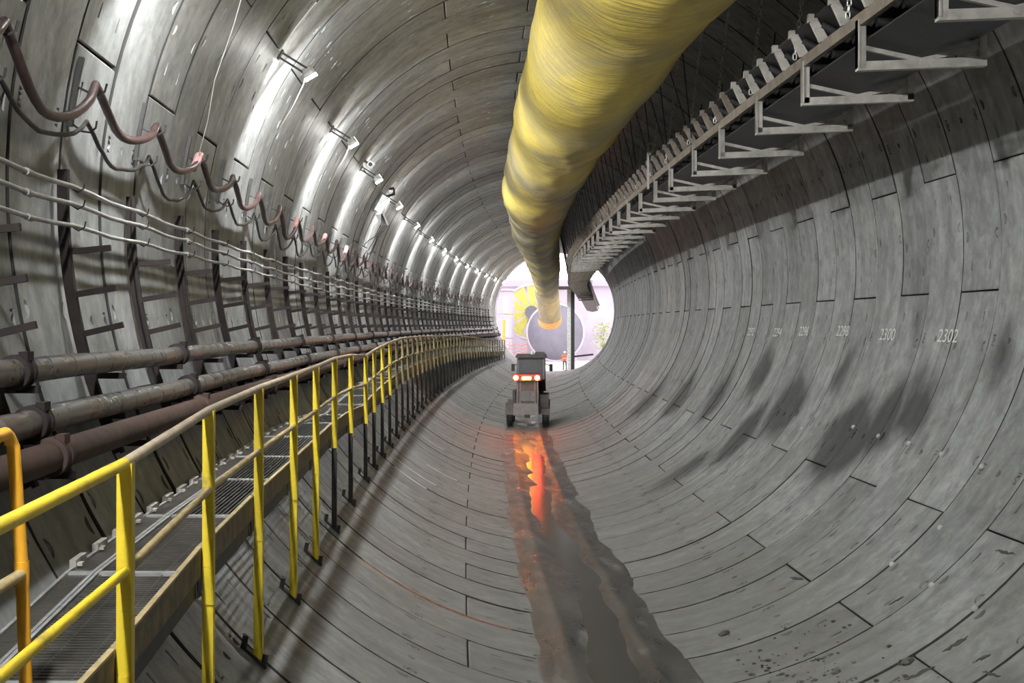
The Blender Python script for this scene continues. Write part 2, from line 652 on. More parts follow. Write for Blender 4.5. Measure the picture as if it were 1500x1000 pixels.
def seg_matrix(k, q, rng):
    sc = S_JOINT + (k + 0.5) * RW
    off = math.radians(11.5 if k % 2 == 0 else -6.8) + math.pi / NSEG
    ang = off + q * 2 * math.pi / NSEG
    m = frame(sc) @ Matrix.Rotation(-ang, 4, 'Y')
    tilt = Matrix.Translation((R, 0, 0)) @ Matrix.Rotation(rng.uniform(-0.012, 0.012), 4, 'Z') @ Matrix.Rotation(rng.uniform(-0.002, 0.002), 4, 'Y') @ Matrix.Translation((-R + rng.uniform(-0.006, 0.006), 0, 0))
    return m @ tilt


rng = random.Random(11)
K0 = math.floor((6.0 - S_JOINT) / RW)
seg_me = segment_mesh(True)
far_me = segment_mesh(False)
NRING = 42
for k in range(K0, K0 + NRING):
    for q in range(NSEG):
        link('concrete_segment', seg_me, lining, LIN_INV @ seg_matrix(k, q, rng))
# rings too far away (or behind the camera) to pick apart: one part
S_END = 124.0
K_BACK = math.floor((-16 - S_JOINT) / RW)
K_END = math.floor((S_END - S_JOINT) / RW)
verts, faces, uvs, mids = [], [], [], []
fv = [v.co.copy() for v in far_me.vertices]
fuv = far_me.uv_layers[0].data
for k in list(range(K_BACK, K0)) + list(range(K0 + NRING, K_END)):
    for q in range(NSEG):
        mm = LIN_INV @ seg_matrix(k, q, rng)
        b = len(verts)
        verts += [tuple(mm @ c) for c in fv]
        ou, ov = rng.uniform(0, 90), rng.uniform(0, 40)
        for p in far_me.polygons:
            faces.append(tuple(b + i for i in p.vertices))
            mids.append(p.material_index)
            for li in p.loop_indices:
                uvs += [fuv[li].uv[0] + ou, fuv[li].uv[1] + ov]
me = bpy.data.meshes.new('far_segments')
me.from_pydata(verts, [], faces)
ul = me.uv_layers.new(name='UVMap')
ul.data.foreach_set('uv', uvs)
me.polygons.foreach_set('use_smooth', [True] * len(me.polygons))
me.set_sharp_from_angle(angle=math.radians(28))
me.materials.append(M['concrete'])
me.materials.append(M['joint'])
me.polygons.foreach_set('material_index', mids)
far_o = link('far_segments', me, lining)
far_o['kind'] = 'stuff'
far_o['label'] = 'far concrete segments, too small to tell apart'
# grout behind the joints
mb = MB()
NC = 72
mb.sweep([((R + 0.11) * math.cos(2 * math.pi * i / NC), (R + 0.11) * math.sin(2 * math.pi * i / NC)) for i in range(NC)], frange(-16.5, S_END, 2.0), closed=True)
mb.f = mb.f[:-2]
g = mb.build('joint_grout', M['joint'], smooth=40)
g.parent = lining
g.matrix_basis = LIN_INV


def arc_strip(name, s, a0, a1, r, w, mat, n=14):
    m_ = MB()
    pr = []
    for i in range(n + 1):
        a = math.radians(a0 + (a1 - a0) * i / n)
        ww = w * (0.55 + 0.6 * math.sin(math.pi * i / n) + 0.25 * random.random())
        pr.append((a, ww))
    for (aa, wa), (ab, wb) in zip(pr, pr[1:]):
        m_.hexa([W(r * math.cos(aa), r * math.sin(aa), s - wa), W(r * math.cos(aa), r * math.sin(aa), s + wa),
                 W((r + .06) * math.cos(aa), (r + .06) * math.sin(aa), s + wa), W((r + .06) * math.cos(aa), (r + .06) * math.sin(aa), s - wa),
                 W(r * math.cos(ab), r * math.sin(ab), s - wb), W(r * math.cos(ab), r * math.sin(ab), s + wb),
                 W((r + .06) * math.cos(ab), (r + .06) * math.sin(ab), s + wb), W((r + .06) * math.cos(ab), (r + .06) * math.sin(ab), s - wb)])
    o = m_.build(name, mat)
    o.parent = lining
    o.matrix_basis = LIN_INV
    return o


def joint_s(s):
    return S_JOINT + round((s - S_JOINT) / RW) * RW


part_label(arc_strip('joint_filler', joint_s(17.9), -127, -103, R - 0.003, 0.034, M['rust_filler'], 24), 'rusty brown streak in the ring joint')
for s, a0, a1, w in ((26.2, -131, -122, .018), (29.0, -129, -120, .016), (31.6, -130, -118, .016), (34.4, -122, -113, .018), (38.8, -128, -119, .018),
                     (43.0, -124, -112, .02), (48.4, -120, -108, .02), (20.0, 138, 152, .01)):
    part_label(arc_strip('joint_filler', joint_s(s), a0, a1, R - 0.004, w, M['white_filler']), 'pale grout squeezed from the ring joint')


# ring numbers painted on the right wall
def text_mesh(body, w, h, mat, depth=0.002):
    cu = bpy.data.curves.new('text', 'FONT')
    cu.body = body
    cu.align_x = 'CENTER'
    cu.align_y = 'CENTER'
    cu.extrude = 0.0
    o = bpy.data.objects.new('text', cu)
    COL.objects.link(o)
    bpy.context.view_layer.update()
    dg = bpy.context.evaluated_depsgraph_get()
    me_ = bpy.data.meshes.new_from_object(o.evaluated_get(dg))
    bpy.data.objects.remove(o)
    xs = [v.co.x for v in me_.vertices]
    ys = [v.co.y for v in me_.vertices]
    sx, sy = w / (max(xs) - min(xs)), h / (max(ys) - min(ys))
    cx, cy = (max(xs) + min(xs)) / 2, (max(ys) + min(ys)) / 2
    for v in me_.vertices:
        v.co.x, v.co.y = (v.co.x - cx) * sx, (v.co.y - cy) * sy
    me_.materials.clear()
    me_.materials.append(mat)
    return me_


M['paint_white'] = simple('white_spray_paint', (0.75, 0.74, 0.71), 0.6, var=0.2, scale=20, bump=0)
for body, s, ang in (('2302', 20.13, -13.7), ('2300', 23.0, -13.7), ('2298', 25.78, -13.2), ('2296', 28.8, -13.4), ('2294', 31.3, -13.8), ('2292', 34.4, -13.8)):
    a = math.radians(ang)
    rr = R - 0.014
    nrm = Vector((-math.cos(a), 0, -math.sin(a)))
    upv = Vector((-math.sin(a), 0, math.cos(a)))
    xv = Vector((0, -1, 0))
    rot = Matrix((xv, upv, nrm)).transposed().to_4x4()
    m = frame(s) @ Matrix.Translation((rr * math.cos(a), 0, rr * math.sin(a))) @ rot
    o = link('ring_number', text_mesh(body, 0.80, 0.20, M['paint_white']), lining, LIN_INV @ m)
    part_label(o, 'white painted ring number ' + body)

# pale bolt plugs and dark spalls on the lower right
M['plug'] = simple('pale_bolt_plug', (0.48, 0.475, 0.45), 0.5, bump=0)
plug_me = MB().ball((0, 0, .006), .038, .038, .034, 10, 6).mesh('bolt_plug', M['plug'], 60)


def on_wall(ang, s, lift=0.0):
    a = math.radians(ang)
    nrm = Vector((-math.cos(a), 0, -math.sin(a)))
    upv = Vector((-math.sin(a), 0, math.cos(a)))
    rot = Matrix((Vector((0, -1, 0)), upv, nrm)).transposed().to_4x4()
    return LIN_INV @ frame(s) @ Matrix.Translation(((R - lift) * math.cos(a), 0, (R - lift) * math.sin(a))) @ rot


for ang, s in PLUGS:
    link('bolt_plug', plug_me, lining, on_wall(ang, s))
rgs = random.Random(3)
for ang, s, ln_, wd, rt in SPALLS:
    sp = MB()
    top, bot = [], []
    for i in range(9):
        x = -ln_ / 2 + ln_ * i / 8
        hw = wd * math.sin(math.pi * (i + .25) / 8.5) * rgs.uniform(.5, 1.2)
        yc = wd * rgs.uniform(-.5, .5)
        top.append((x, yc + hw))
        bot.append((x, yc - hw))
    for i in range(8):
        sp.hexa([(bot[i][0], bot[i][1], -.03), (bot[i + 1][0], bot[i + 1][1], -.03), (top[i + 1][0], top[i + 1][1], -.03), (top[i][0], top[i][1], -.03),
                 (bot[i][0], bot[i][1], .006), (bot[i + 1][0], bot[i + 1][1], .006), (top[i + 1][0], top[i + 1][1], .006), (top[i][0], top[i][1], .006)])
    part_label(link('joint_spall', sp.mesh('joint_spall', M['spall']), lining, on_wall(ang, s) @ Matrix.Rotation(math.radians(rt), 4, 'Z')), 'dark chipped patch at a joint')

# unseen cap added behind the camera to keep sky light out
mb = MB()
mb.v = []
mb.box(-6.2, 6.2, -0.3, 0, -6.2, 6.2)
bk = mb.build('wall_back_blocker', M['dark_steel'])
bk.matrix_basis = frame(-16.6)
tag(bk, 'unseen dark cap added behind the viewer to keep sky light out', 'wall', kind='structure')


# ------------------------------------------------------------------ muddy invert and water
def hn(x, y):
    return (math.sin(x * 7.1 + 1.3 * math.sin(y * 0.9)) + 1.2 * math.sin(y * 1.3 + 2.0 * math.sin(x * 2.7 + y * 0.5)) + 0.35 * math.sin(y * 3.9 + x * 9.0)) / 2.5


def mud_v(u, s):
    base = -5.325 + 0.014 * hn(u, s)
    base -= 0.035 * math.exp(-((u - 0.05 - 0.10 * math.sin(s * 0.35)) / 0.30) ** 2)
    base += 0.020 * math.exp(-((abs(u) - 0.52) / 0.10) ** 2)
    return base


svals = frange(5.5, 62, 0.12) + frange(63, 124, 1.0)
us = [-1.15 + 2.3 * i / 70 for i in range(71)]
mb = MB()
mb.sweep(lambda s: [(u, mud_v(u, s) if abs(u) < 0.98 else -5.36) for u in us], svals, closed=False)
fl = mb.build('floor', M['mud'], smooth=60, origin=W(0, -5.33, 40))
tag(fl, 'wet muddy strip along the tunnel invert with tyre marks', 'floor', kind='structure')
mb = MB()
mb.sweep(lambda s: [(-0.62, -5.3445), (0.72, -5.3445)], frange(6, 51, 0.5), closed=False)
pd = mb.build('puddle', M['water'], origin=W(0, -5.34, 35))
tag(pd, 'long puddle of muddy water lying along the middle of the tunnel floor', 'puddle')
# small stones and mud lumps
stone_spots = [(1.55, 17.9, .055, 'brown flat stone beside the wet strip, nearest the puddle'), (2.05, 14.6, .035, 'small dark stone on the right, lying in the crumbled mud'),
               (2.2, 15.0, .04, 'grey mud lump on the right floor beside the crumbs'), (1.9, 13.9, .03, 'smallest dark mud crumb at the lower edge on the right'),
               (2.75, 14.3, .05, 'pale mud clod up the right slope near the crumbs'), (1.75, 15.6, .028, 'tiny stone close to the right edge of the mud')]
for (u, s, r_, lab) in stone_spots:
    mb = MB()
    mb.ball((0, 0, r_ * 0.45), r_ * 1.5, r_ * 1.2, r_ * 0.6, 8, 5)
    mb.v = [(x * (1 + random.uniform(-.18, .18)), y * (1 + random.uniform(-.18, .18)), z) for x, y, z in mb.v]
    o = mb.build('stone', M['mud'])
    v = -math.sqrt(R * R - u * u)
    o.matrix_basis = frame(s, u, v) @ Matrix.Rotation(-math.asin(u / R), 4, 'Y')
    tag(o, lab, 'stone', 'mud lumps and stones on the floor')

# crumbled dry mud on the right of the wet strip
mb = MB()
rgc = random.Random(21)
for k in range(260):
    u = 1.45 + abs(rgc.gauss(0, .55))
    s = 14.6 + rgc.gauss(0, 1.3)
    if s < 12.2 or u > 3.2:
        continue
    r_ = .010 + .022 * rgc.random() ** 3
    c = W(u, -math.sqrt(R * R - u * u) + r_ * .3, s)
    mb.ball(c, r_ * rgc.uniform(.9, 1.8), r_ * rgc.uniform(.9, 1.8), r_ * .7, 5, 3)
o = mb.build('mud_crumbs', M['mud'], origin=W(1.8, -5.09, 14.6))
tag(o, 'scatter of crumbled dried mud right of the wet strip', 'mud', kind='stuff')


# ------------------------------------------------------------------ flood lamps on the upper left
LAMP_A = math.radians(147.9)
lamp_s = [-11.3, -3.4, 4.4, 12.2, 20.0, 27.6, 34.5, 42.2, 50.6, 59.0, 67.6, 76.1, 85.0, 93.0, 101.5, 110.0, 118.0]


def lamp_meshes():
    """flood lamp; local z points outwards to the wall"""
    hb = MB()
    hb.hexa([(-.13, -.17, .0), (.13, -.17, .0), (.13, .17, .0), (-.13, .17, .0), (-.08, -.10, .06), (.08, -.10, .06), (.08, .10, .06), (-.08, .10, .06)])
    br = MB()
    br.bar((-.04, 0, .02), (-.04, 0, .48), .012, .03)
    br.bar((.04, 0, .02), (.04, 0, .48), .012, .03)
    br.box(-.08, .08, -.06, .06, .465, .485)
    rim = MB()
    for x0, x1, y0, y1 in ((-.13, -.115, -.17, .17), (.115, .13, -.17, .17), (-.115, .115, -.17, -.155), (-.115, .115, .155, .17)):
        rim.box(x0, x1, y0, y1, -.075, 0)
    ln = MB().box(-.115, .115, -.155, .155, -.07, -.01)
    # the head is turned down towards the roadway and along the drive, away from the working face
    tl = Matrix.Rotation(math.radians(27), 3, 'Y') @ Matrix.Rotation(math.radians(42), 3, 'X') @ Matrix.Scale(0.74, 3)
    for q in (hb, rim, ln):
        q.v = [tuple(tl @ Vector(c)) for c in q.v]
    return (hb.mesh('housing', M['white_box']), br.mesh('bracket', M['dark_steel']), rim.mesh('glowing_rim', M['rim']), ln.mesh('lens', M['lens']))


LM = lamp_meshes()
LR = 4.90
vis = 0
for i, s in enumerate(lamp_s):
    m = frame(s) @ Matrix.Rotation(-LAMP_A, 4, 'Y') @ Matrix.Translation((LR, 0, 0)) @ Matrix.Rotation(math.radians(90), 4, 'Y')
    if s < 18:
        lab, grp = 'lit flood lamp on the left crown, above and behind the frame', 'flood lamps on the left crown'
    else:
        lab, grp = 'lit white flood lamp on the left crown, %s in the row of visible lamps' % ORD[vis], 'flood lamps on the left crown'
        vis += 1
    t = empty('flood_lamp', m, lab, 'lamp', grp)
    for nm, me_ in zip(('housing', 'bracket', 'glowing_rim', 'lens'), LM):
        link(nm, me_, t)

# thin cords hanging from the lamps and from the crown
def cord(name, pts, r, mat, label, cat='cord', group=None, n=6):
    mb_ = MB().tube([W(*p) for p in pts], r, n)
    o_ = mb_.build(name, mat, smooth=50, origin=W(*pts[-1]))
    return tag(o_, label, cat, group)


def r_on(a_deg, r):
    a = math.radians(a_deg)
    return r * math.cos(a), r * math.sin(a)


def wall_cord(name, spec, r, mat, label, group=None):
    pts = []
    for (a, rr, s) in spec:
        u, v = r_on(a, rr)
        pts.append((u, v, s))
    return cord(name, pts, r, mat, label, 'cord', group)


wall_cord('lamp_cord', [(148, LR + .03, 20.1), (150, LR - .02, 20.1), (154, LR - .03, 20.12), (158, LR + .02, 20.15), (162, LR + .1, 20.2)], 0.003, M['white_cord'],
          'thin pale cord dangling straight down from the first visible flood lamp')
wall_cord('lamp_cord', [(135, R - .03, 15.5), (142, R - .12, 15.5), (147, R - .2, 15.55), (153, R - .3, 15.7), (160, R - .3, 15.9), (165, R - .3, 16.2), (169.5, R - .22, 16.5)], 0.006, M['white_cord'],
          'long thin pale cord curving from the crown down to the draped cable')
wall_cord('lamp_cord', [(148, LR + .03, 27.7), (151, LR - .02, 27.7), (156, LR, 27.7), (160, LR + .06, 27.8)], 0.003, M['white_cord'],
          'short pale cord hanging below the second visible flood lamp')

# junction box with dangling leads between third and fourth lamp
jb = empty('junction_box', frame(41.0) @ Matrix.Rotation(-math.radians(151), 4, 'Y') @ Matrix.Translation((R - .07, 0, 0)) @ Matrix.Rotation(math.radians(90), 4, 'Y'),
           'open white switch box with a tangle of black leads on the left crown', 'switch box')
MB().box(-.26, .26, -.2, .2, -.26, -.02).build('enclosure', M['white_box'], jb)
MB().box(-.30, .30, -.24, .24, -.02, .02).build('back_plate', M['dark_steel'], jb)
MB().bar((-.3, .22, -.2), (-.5, .45, -.45), .03, .3).build('open_door', M['white_box'], jb)
mbk = MB()
for dx in (-.1, 0., .12):
    mbk.tube([(.26, dx, -.12), (.45, dx * 2, -.3), (.6, dx * 2.5, -.2), (.5, dx, -.1)], .02, 6)
mbk.build('lead_loops', M['black_cable'], jb)
for i, (a1, s1) in enumerate(((166, 40.5), (169, 41.0), (172, 41.7), (168, 42.4))):
    wall_cord('hanging_lead', [(153.5, R - .3, 41.0), (157, R - .45 - .05 * i, 40.9 + .1 * i), (162, R - .42, 40.8 + .3 * i), (a1 - 2, R - .3, s1), (a1, R - .2, s1)], 0.013, M['black_cable'],
              'black lead drooping from the switch box, %s of four' % ORD[i], 'leads under the switch box')
# small white sensor box near second lamp
sb = empty('sensor_box', frame(34.0) @ Matrix.Rotation(-math.radians(146), 4, 'Y') @ Matrix.Translation((R - .07, 0, 0)) @ Matrix.Rotation(math.radians(90), 4, 'Y'),
           'small white box on a bracket right of the second visible flood lamp', 'box')
MB().box(-.08, .08, -.14, .14, -.26, -.10).build('box_body', M['white_box'], sb)
MB().box(-.03, .03, -.03, .03, -.10, .03).build('bracket', M['dark_steel'], sb)
MB().cyl((0, -.14, -.18), (0, -.20, -.18), .05, n=10).build('lens', M['rubber'], sb)


# ------------------------------------------------------------------ wall brackets, conduits, pipes, cables on the left
BR_S = [9.05 + 2.45 * k for k in range(45)]
PIPES = {'upper': (-4.90, -1.43, 0.088), 'lower': (-4.79, -1.765, 0.092), 'rust': (-4.665, -1.985, 0.102)}


def arm(v, length, drop=0.0):
    """inner end and wall end of a radial arm at height v (local x, z)"""
    a = math.atan2(v, wall_u(v, R - .1))
    return ((R - .11) * math.cos(a), (R - .11) * math.sin(a)), ((R - .11 - length) * math.cos(a), (R - .11 - length) * math.sin(a) - drop)


def bracket_meshes():
    up = MB()
    vv = [0.20 - 0.2 * i for i in range(13)]
    for v0, v1 in zip(vv, vv[1:]):
        for rr, ww, tt in ((R - .115, .075, .03), (R - .075, .02, .08)):
            p0 = Vector((wall_u(v0, rr), 0, v0))
            p1 = Vector((wall_u(v1, rr), 0, v1))
            n0 = Vector((-p0.x, 0, -p0.z)).normalized() * tt / 2
            n1 = Vector((-p1.x, 0, -p1.z)).normalized() * tt / 2
            yy = Vector((0, ww / 2, 0))
            up.hexa([p0 - yy - n0, p0 + yy - n0, p0 + yy + n0, p0 - yy + n0, p1 - yy - n1, p1 + yy - n1, p1 + yy + n1, p1 - yy + n1])
    arms = []
    for v in (-0.50, -0.865, -1.20):
        (ax, az), (bx, bz) = arm(v, 0.36)
        arms.append(MB().bar((ax, 0, az), (bx, 0, bz), .045, .05))
    sad = []
    for key_, (pu, pv, pr) in PIPES.items():
        m_ = MB()
        ext = .0 if key_ == 'lower' else .12
        v = pv - pr - .03
        m_.bar((wall_u(v, R - .10), 0, v), (pu + ext, 0, v), .06, .05)
        sad.append(m_)
    return up.mesh('upright', M['bracket']), [a.mesh('arm', M['bracket']) for a in arms], [a.mesh('pipe_arm', M['bracket']) for a in sad]


UPM, ARM, SAD = bracket_meshes()
whole = None
for i, s in enumerate(BR_S):
    if i < 20:
        lab = 'dark curved wall bracket with stub arms on the left, %s from the front' % ORD[i]
    else:
        lab = 'distant dark wall bracket in the crowded row far along the left wall'
    t = empty('cable_bracket', frame(s), lab, 'bracket', 'wall brackets along the left side')
    link('upright', UPM, t)
    for a in ARM:
        link('arm', a, t)
    for a in SAD:
        link('pipe_arm', a, t)

# three slim conduits
for nm, v0, r_ in (('uppermost', 0.03, 0.021), ('middle', -0.125, 0.021), ('lowest', -0.285, 0.019)):
    t = empty('conduit', frame(9.05, -5.18, v0), '%s of three slim grey conduits along the left wall' % nm, 'conduit', 'conduits on the left wall')
    inv = t.matrix_basis.inverted()
    ss = frange(4.0, 122, 0.6125)
    seg = []
    runs = [ss[i:i + 11] for i in range(0, len(ss) - 1, 10)]
    for run in runs:
        pts = []
        for s in run:
            ph = (s - 9.05) / 2.45 * 2 * math.pi
            sag = -0.012 * (1 - math.cos(ph)) + .02 * math.sin(s * .21 + v0 * 9)
            v = v0 + sag
            pts.append(inv @ W(wall_u(v, R - .215), v, s))
        MB().tube(pts, r_, 8).build('conduit_length', M['conduit'], t, 50)
        p, q = pts[-1], pts[-2]
        d = (p - q).normalized() * 0.06
        MB().tube([p - d, p + d], r_ * 1.45, 8).build('coupling', M['conduit'], t, 50)
    for s in BR_S[:24]:
        v = v0 + .02 * math.sin(s * .21 + v0 * 9)
        p = inv @ W(wall_u(v, R - .215), v, s)
        cl = MB()
        cl.tube([p + Vector((-.07, -.015, .01)), p + Vector((.0, -.015, -.035)), p + Vector((.05, -.015, -.005)), p + Vector((.06, -.015, .045))], .007, 5)
        cl.build('hook_clip', M['bracket'], t)


# three big pipelines
def pipeline(key, label, mat, band, spool):
    pu, pv, pr = PIPES[key]
    t = empty('pipeline', frame(6.0, pu, pv), label, 'pipe', 'pipelines on the left wall')
    inv = t.matrix_basis.inverted()
    s = 3.6
    i = 0
    end = 120.0
    while s < end:
        e = min(s + spool, end)
        pts, rads = [], []
        n = 8 if s < 60 else 2
        if band and s < 45:
            q = s
            while q < e - 0.05:
                st = random.uniform(.46, .60)
                for (dq, rr) in ((0, pr), (st - .022, pr), (st - .016, pr - .007), (st - .006, pr - .007)):
                    if q + dq < e:
                        pts.append(inv @ W(pu, pv + .006 * math.sin(q * .8), q + dq))
                        rads.append(rr)
                q += st
            pts.append(inv @ W(pu, pv, e))
            rads.append(pr)
        else:
            for q in frange(s, e, 1.0):
                pts.append(inv @ W(pu, pv, q))
                rads.append(pr)
        MB().tube(pts, rads, 18 if s < 45 else 10).build('pipe_spool', mat, t, 35)
        # coupling clamp at the joint
        cp = MB()
        c = [inv @ W(pu, pv, e + d) for d in (-.10, -.09, -.035, -.03, .03, .035, .09, .10)]
        cp.tube(c, [pr + .004, pr + .028, pr + .03, pr + .018, pr + .018, pr + .03, pr + .028, pr + .004], 18 if s < 45 else 10)
        for sg in (-1, 1):
            b0 = inv @ W(pu + sg * (pr + .035) * .5, pv + sg * (pr + .035) * .87, e)
            cp.box(b0.x - .03, b0.x + .03, b0.y - .07, b0.y + .07, b0.z - .03, b0.z + .03)
        cp.build('pipe_clamp', M['bracket'] if band else mat, t, 35)
        s = e
        i += 1
    return t


pipeline('upper', 'uppermost banded grey steel pipe along the left wall', M['banded'], True, 5.35)
pipeline('lower', 'middle banded grey steel pipe below the uppermost one', M['banded'], True, 5.35)
pipeline('rust', 'lowest rusty brown steel pipe beside the walkway', M['rust'], False, 5.35)

# draped cables with hooks
HK_S = [6.9 + 2.45 * k for k in range(44)]


def hook_mesh():
    m_ = MB()
    a0, a1 = math.radians(167.0), math.radians(173.5)
    n = 5
    for i in range(n):
        b0, b1 = a0 + (a1 - a0) * i / n, a0 + (a1 - a0) * (i + 1) / n
        rr = R - .03
        p0 = Vector((rr * math.cos(b0), 0, rr * math.sin(b0)))
        p1 = Vector((rr * math.cos(b1), 0, rr * math.sin(b1)))
        m_.bar(p0, p1, .05, .04, up=(1, 0, 0))
    j = MB()
    cx, cz = r_on(169.8, R - .05)
    j.tube([(cx, 0, cz), (cx + .10, 0, cz - .05), (cx + .17, 0, cz - .07), (cx + .23, 0, cz - .04), (cx + .25, 0, cz + .03)], .011, 6)
    j2 = MB()
    cx, cz = r_on(173.3, R - .05)
    j2.tube([(cx, 0, cz), (cx + .08, 0, cz - .06), (cx + .15, 0, cz - .07), (cx + .2, 0, cz - .03), (cx + .21, 0, cz + .03)], .010, 6)
    return m_.mesh('strap', M['dark_steel']), j.mesh('hook', M['dark_steel'], 50), j2.mesh('hook', M['dark_steel'], 50)


HM = hook_mesh()
for i, s in enumerate(HK_S):
    lab = ('dark strap hanger with two cable hooks, %s from the front' % ORD[i - 1]) if 1 <= i <= 20 else ('dark strap hanger at the upper left edge of the frame' if i == 0 else 'tiny dark strap hanger at the far end of the cable row')
    t = empty('cable_hanger', frame(s), lab, 'hanger', 'cable hangers on the left wall')
    for nm, me_ in zip(('strap', 'hook', 'hook'), HM):
        link(nm, me_, t)


def drape(name, ang, stand, sag, r, mat, label, twist=0, jitter=0.0, seed=1):
    rg = random.Random(seed)
    pts = []
    u0, v0 = r_on(ang, R - stand)
    prev = None
    for s0, s1 in zip(HK_S, HK_S[1:]):
        sg = sag * rg.uniform(0.75, 1.3)
        n = 12 if s0 < 45 else 6
        for i in range(n):
            q = i / n
            d = 4 * q * (1 - q)
            # short level rest on the hook, then a slack loop to the next
            pts.append((u0 + 0.05 * d * rg.uniform(.9, 1.1) - 0.10 * math.sin(math.pi * q) ** 2, v0 - sg * d + .03 * math.exp(-(q / .1) ** 2) + (rg.uniform(-jitter, jitter) if 0 < i else 0), s0 + (s1 - s0) * q))
    mb_ = MB().tube([W(*p) for p in pts], r, 9)
    o = mb_.build(name, mat, smooth=60, origin=W(u0, v0, 20))
    tag(o, label, 'cable')
    return o


CB = drape('draped_cable', 169.6, 0.20, 0.34, 0.041, M['cable'], 'thick maroon cable looping from hook to hook along the left wall', seed=4)
drape('draped_cable', 173.2, 0.17, 0.27, 0.020, M['black_cable'], 'thin black cable bundle drooping just below the thick maroon cable', jitter=.01, seed=9)
# lit pink stretches of the thick cable at the hooks, highlight put into colour
rg = random.Random(4)
for i, k in enumerate((4, 8, 10, 12)):
    s = HK_S[k]
    u0, v0 = r_on(169.6, R - .20)
    pts = [(u0 - .02, v0 - .17, s - .34), (u0, v0 - .09, s - .22), (u0, v0 - .0, s - .1), (u0, v0 + .025, s), (u0, v0 - .02, s + .08)]
    o = MB().tube([W(*p) for p in pts], .052, 9).build('cable_lit_stretch', M['pink'], CB, 60)
    o.matrix_parent_inverse = Matrix.Translation(-CB.location)
    part_label(o, 'pink stretch of the cable, lit tone put into its colour')


# ------------------------------------------------------------------ walkway and guardrail
RAIL_V = [(2.0, -1.86), (6.65, -1.797), (9.05, -1.69), (11.5, -1.655), (14.1, -1.642), (16.4, -1.626), (18.9, -1.59), (21.5, -1.60), (24.9, -1.685),
          (27.2, -1.62), (30, -1.56), (33.5, -1.51), (37, -1.475), (46, -1.51), (70, -1.66), (90, -2.0), (107, -2.3), (116, -2.4)]
RAIL_H = 1.08
POST_S = [1.9, 4.25, 6.65, 9.05, 11.5, 14.1, 16.4, 18.9, 21.7, 24.9, 27.1, 29.5, 32.0, 34.5] + [36.9 + 2.4 * k for k in range(33)]
RU = -3.66
RUT = -3.655


def rail_v(s):
    return lerp_table(RAIL_V, s)


def floor_v(s):
    return rail_v(s) - RAIL_H


gr = empty('guardrail', frame(9.05, RU, floor_v(9.05)), 'long yellow guardrail with tan rails and toe boards beside the walkway', 'guardrail')
GI = gr.matrix_basis.inverted()
for i, s in enumerate(POST_S):
    vt = rail_v(s)
    vf = -math.sqrt(R * R - RU * RU)
    vsplit = floor_v(s) - 0.16
    near = s < 17.5
    m_ = MB()
    b0 = vf + .02 if near else vsplit
    w_ = .075
    # steel angle: two legs
    m_.hexa([GI @ W(RU - w_ / 2, b0, s), GI @ W(RU + w_ / 2, b0, s), GI @ W(RU + w_ / 2, b0, s + .010), GI @ W(RU - w_ / 2, b0, s + .010),
             GI @ W(RUT - w_ / 2, vt, s), GI @ W(RUT + w_ / 2, vt, s), GI @ W(RUT + w_ / 2, vt, s + .010), GI @ W(RUT - w_ / 2, vt, s + .010)])
    m_.hexa([GI @ W(RU + w_ / 2 - .010, b0, s + .01), GI @ W(RU + w_ / 2, b0, s + .01), GI @ W(RU + w_ / 2, b0, s + w_), GI @ W(RU + w_ / 2 - .010, b0, s + w_),
             GI @ W(RUT + w_ / 2 - .010, vt, s + .01), GI @ W(RUT + w_ / 2, vt, s + .01), GI @ W(RUT + w_ / 2, vt, s + w_), GI @ W(RUT + w_ / 2 - .010, vt, s + w_)])
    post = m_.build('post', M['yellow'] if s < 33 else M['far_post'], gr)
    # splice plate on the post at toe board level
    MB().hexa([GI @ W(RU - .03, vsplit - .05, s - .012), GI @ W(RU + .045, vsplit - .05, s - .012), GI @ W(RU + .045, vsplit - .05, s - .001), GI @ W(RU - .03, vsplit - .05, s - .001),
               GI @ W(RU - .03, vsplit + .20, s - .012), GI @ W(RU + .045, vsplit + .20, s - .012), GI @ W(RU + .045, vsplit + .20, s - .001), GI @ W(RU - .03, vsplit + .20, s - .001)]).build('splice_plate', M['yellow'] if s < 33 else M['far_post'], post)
    if not near:
        m_ = MB()
        m_.bar(GI @ W(RU, vf + .02, s + .02), GI @ W(RU, vsplit, s + .02), .07, .07, up=(0, 1, 0))
        part_label(m_.build('lower_post', M['dark_steel'], gr), 'dark lower leg of the post')
    if s > 5 and s < 60:
        ft = MB()
        tn = Vector((math.cos(math.atan2(vf, RU) + math.pi / 2), 0, math.sin(math.atan2(vf, RU) + math.pi / 2)))
        c = GI @ W(RU, vf + .02, s + .02)
        ft.bar(c - tn * .17, c + tn * .10, .10, .02, up=Vector((-RU, 0, -vf)).normalized())
        ft.bar(c - tn * .16 + Vector((0, -.05, 0)), c - tn * .16 + Vector((.02, -.05, .10)), .015, .05)
        ft.bar(c + tn * .07 + Vector((0, -.05, 0)), c + tn * .07 + Vector((.02, -.05, .10)), .015, .05)
        ft.build('foot_plate', M['dark_steel'], post)
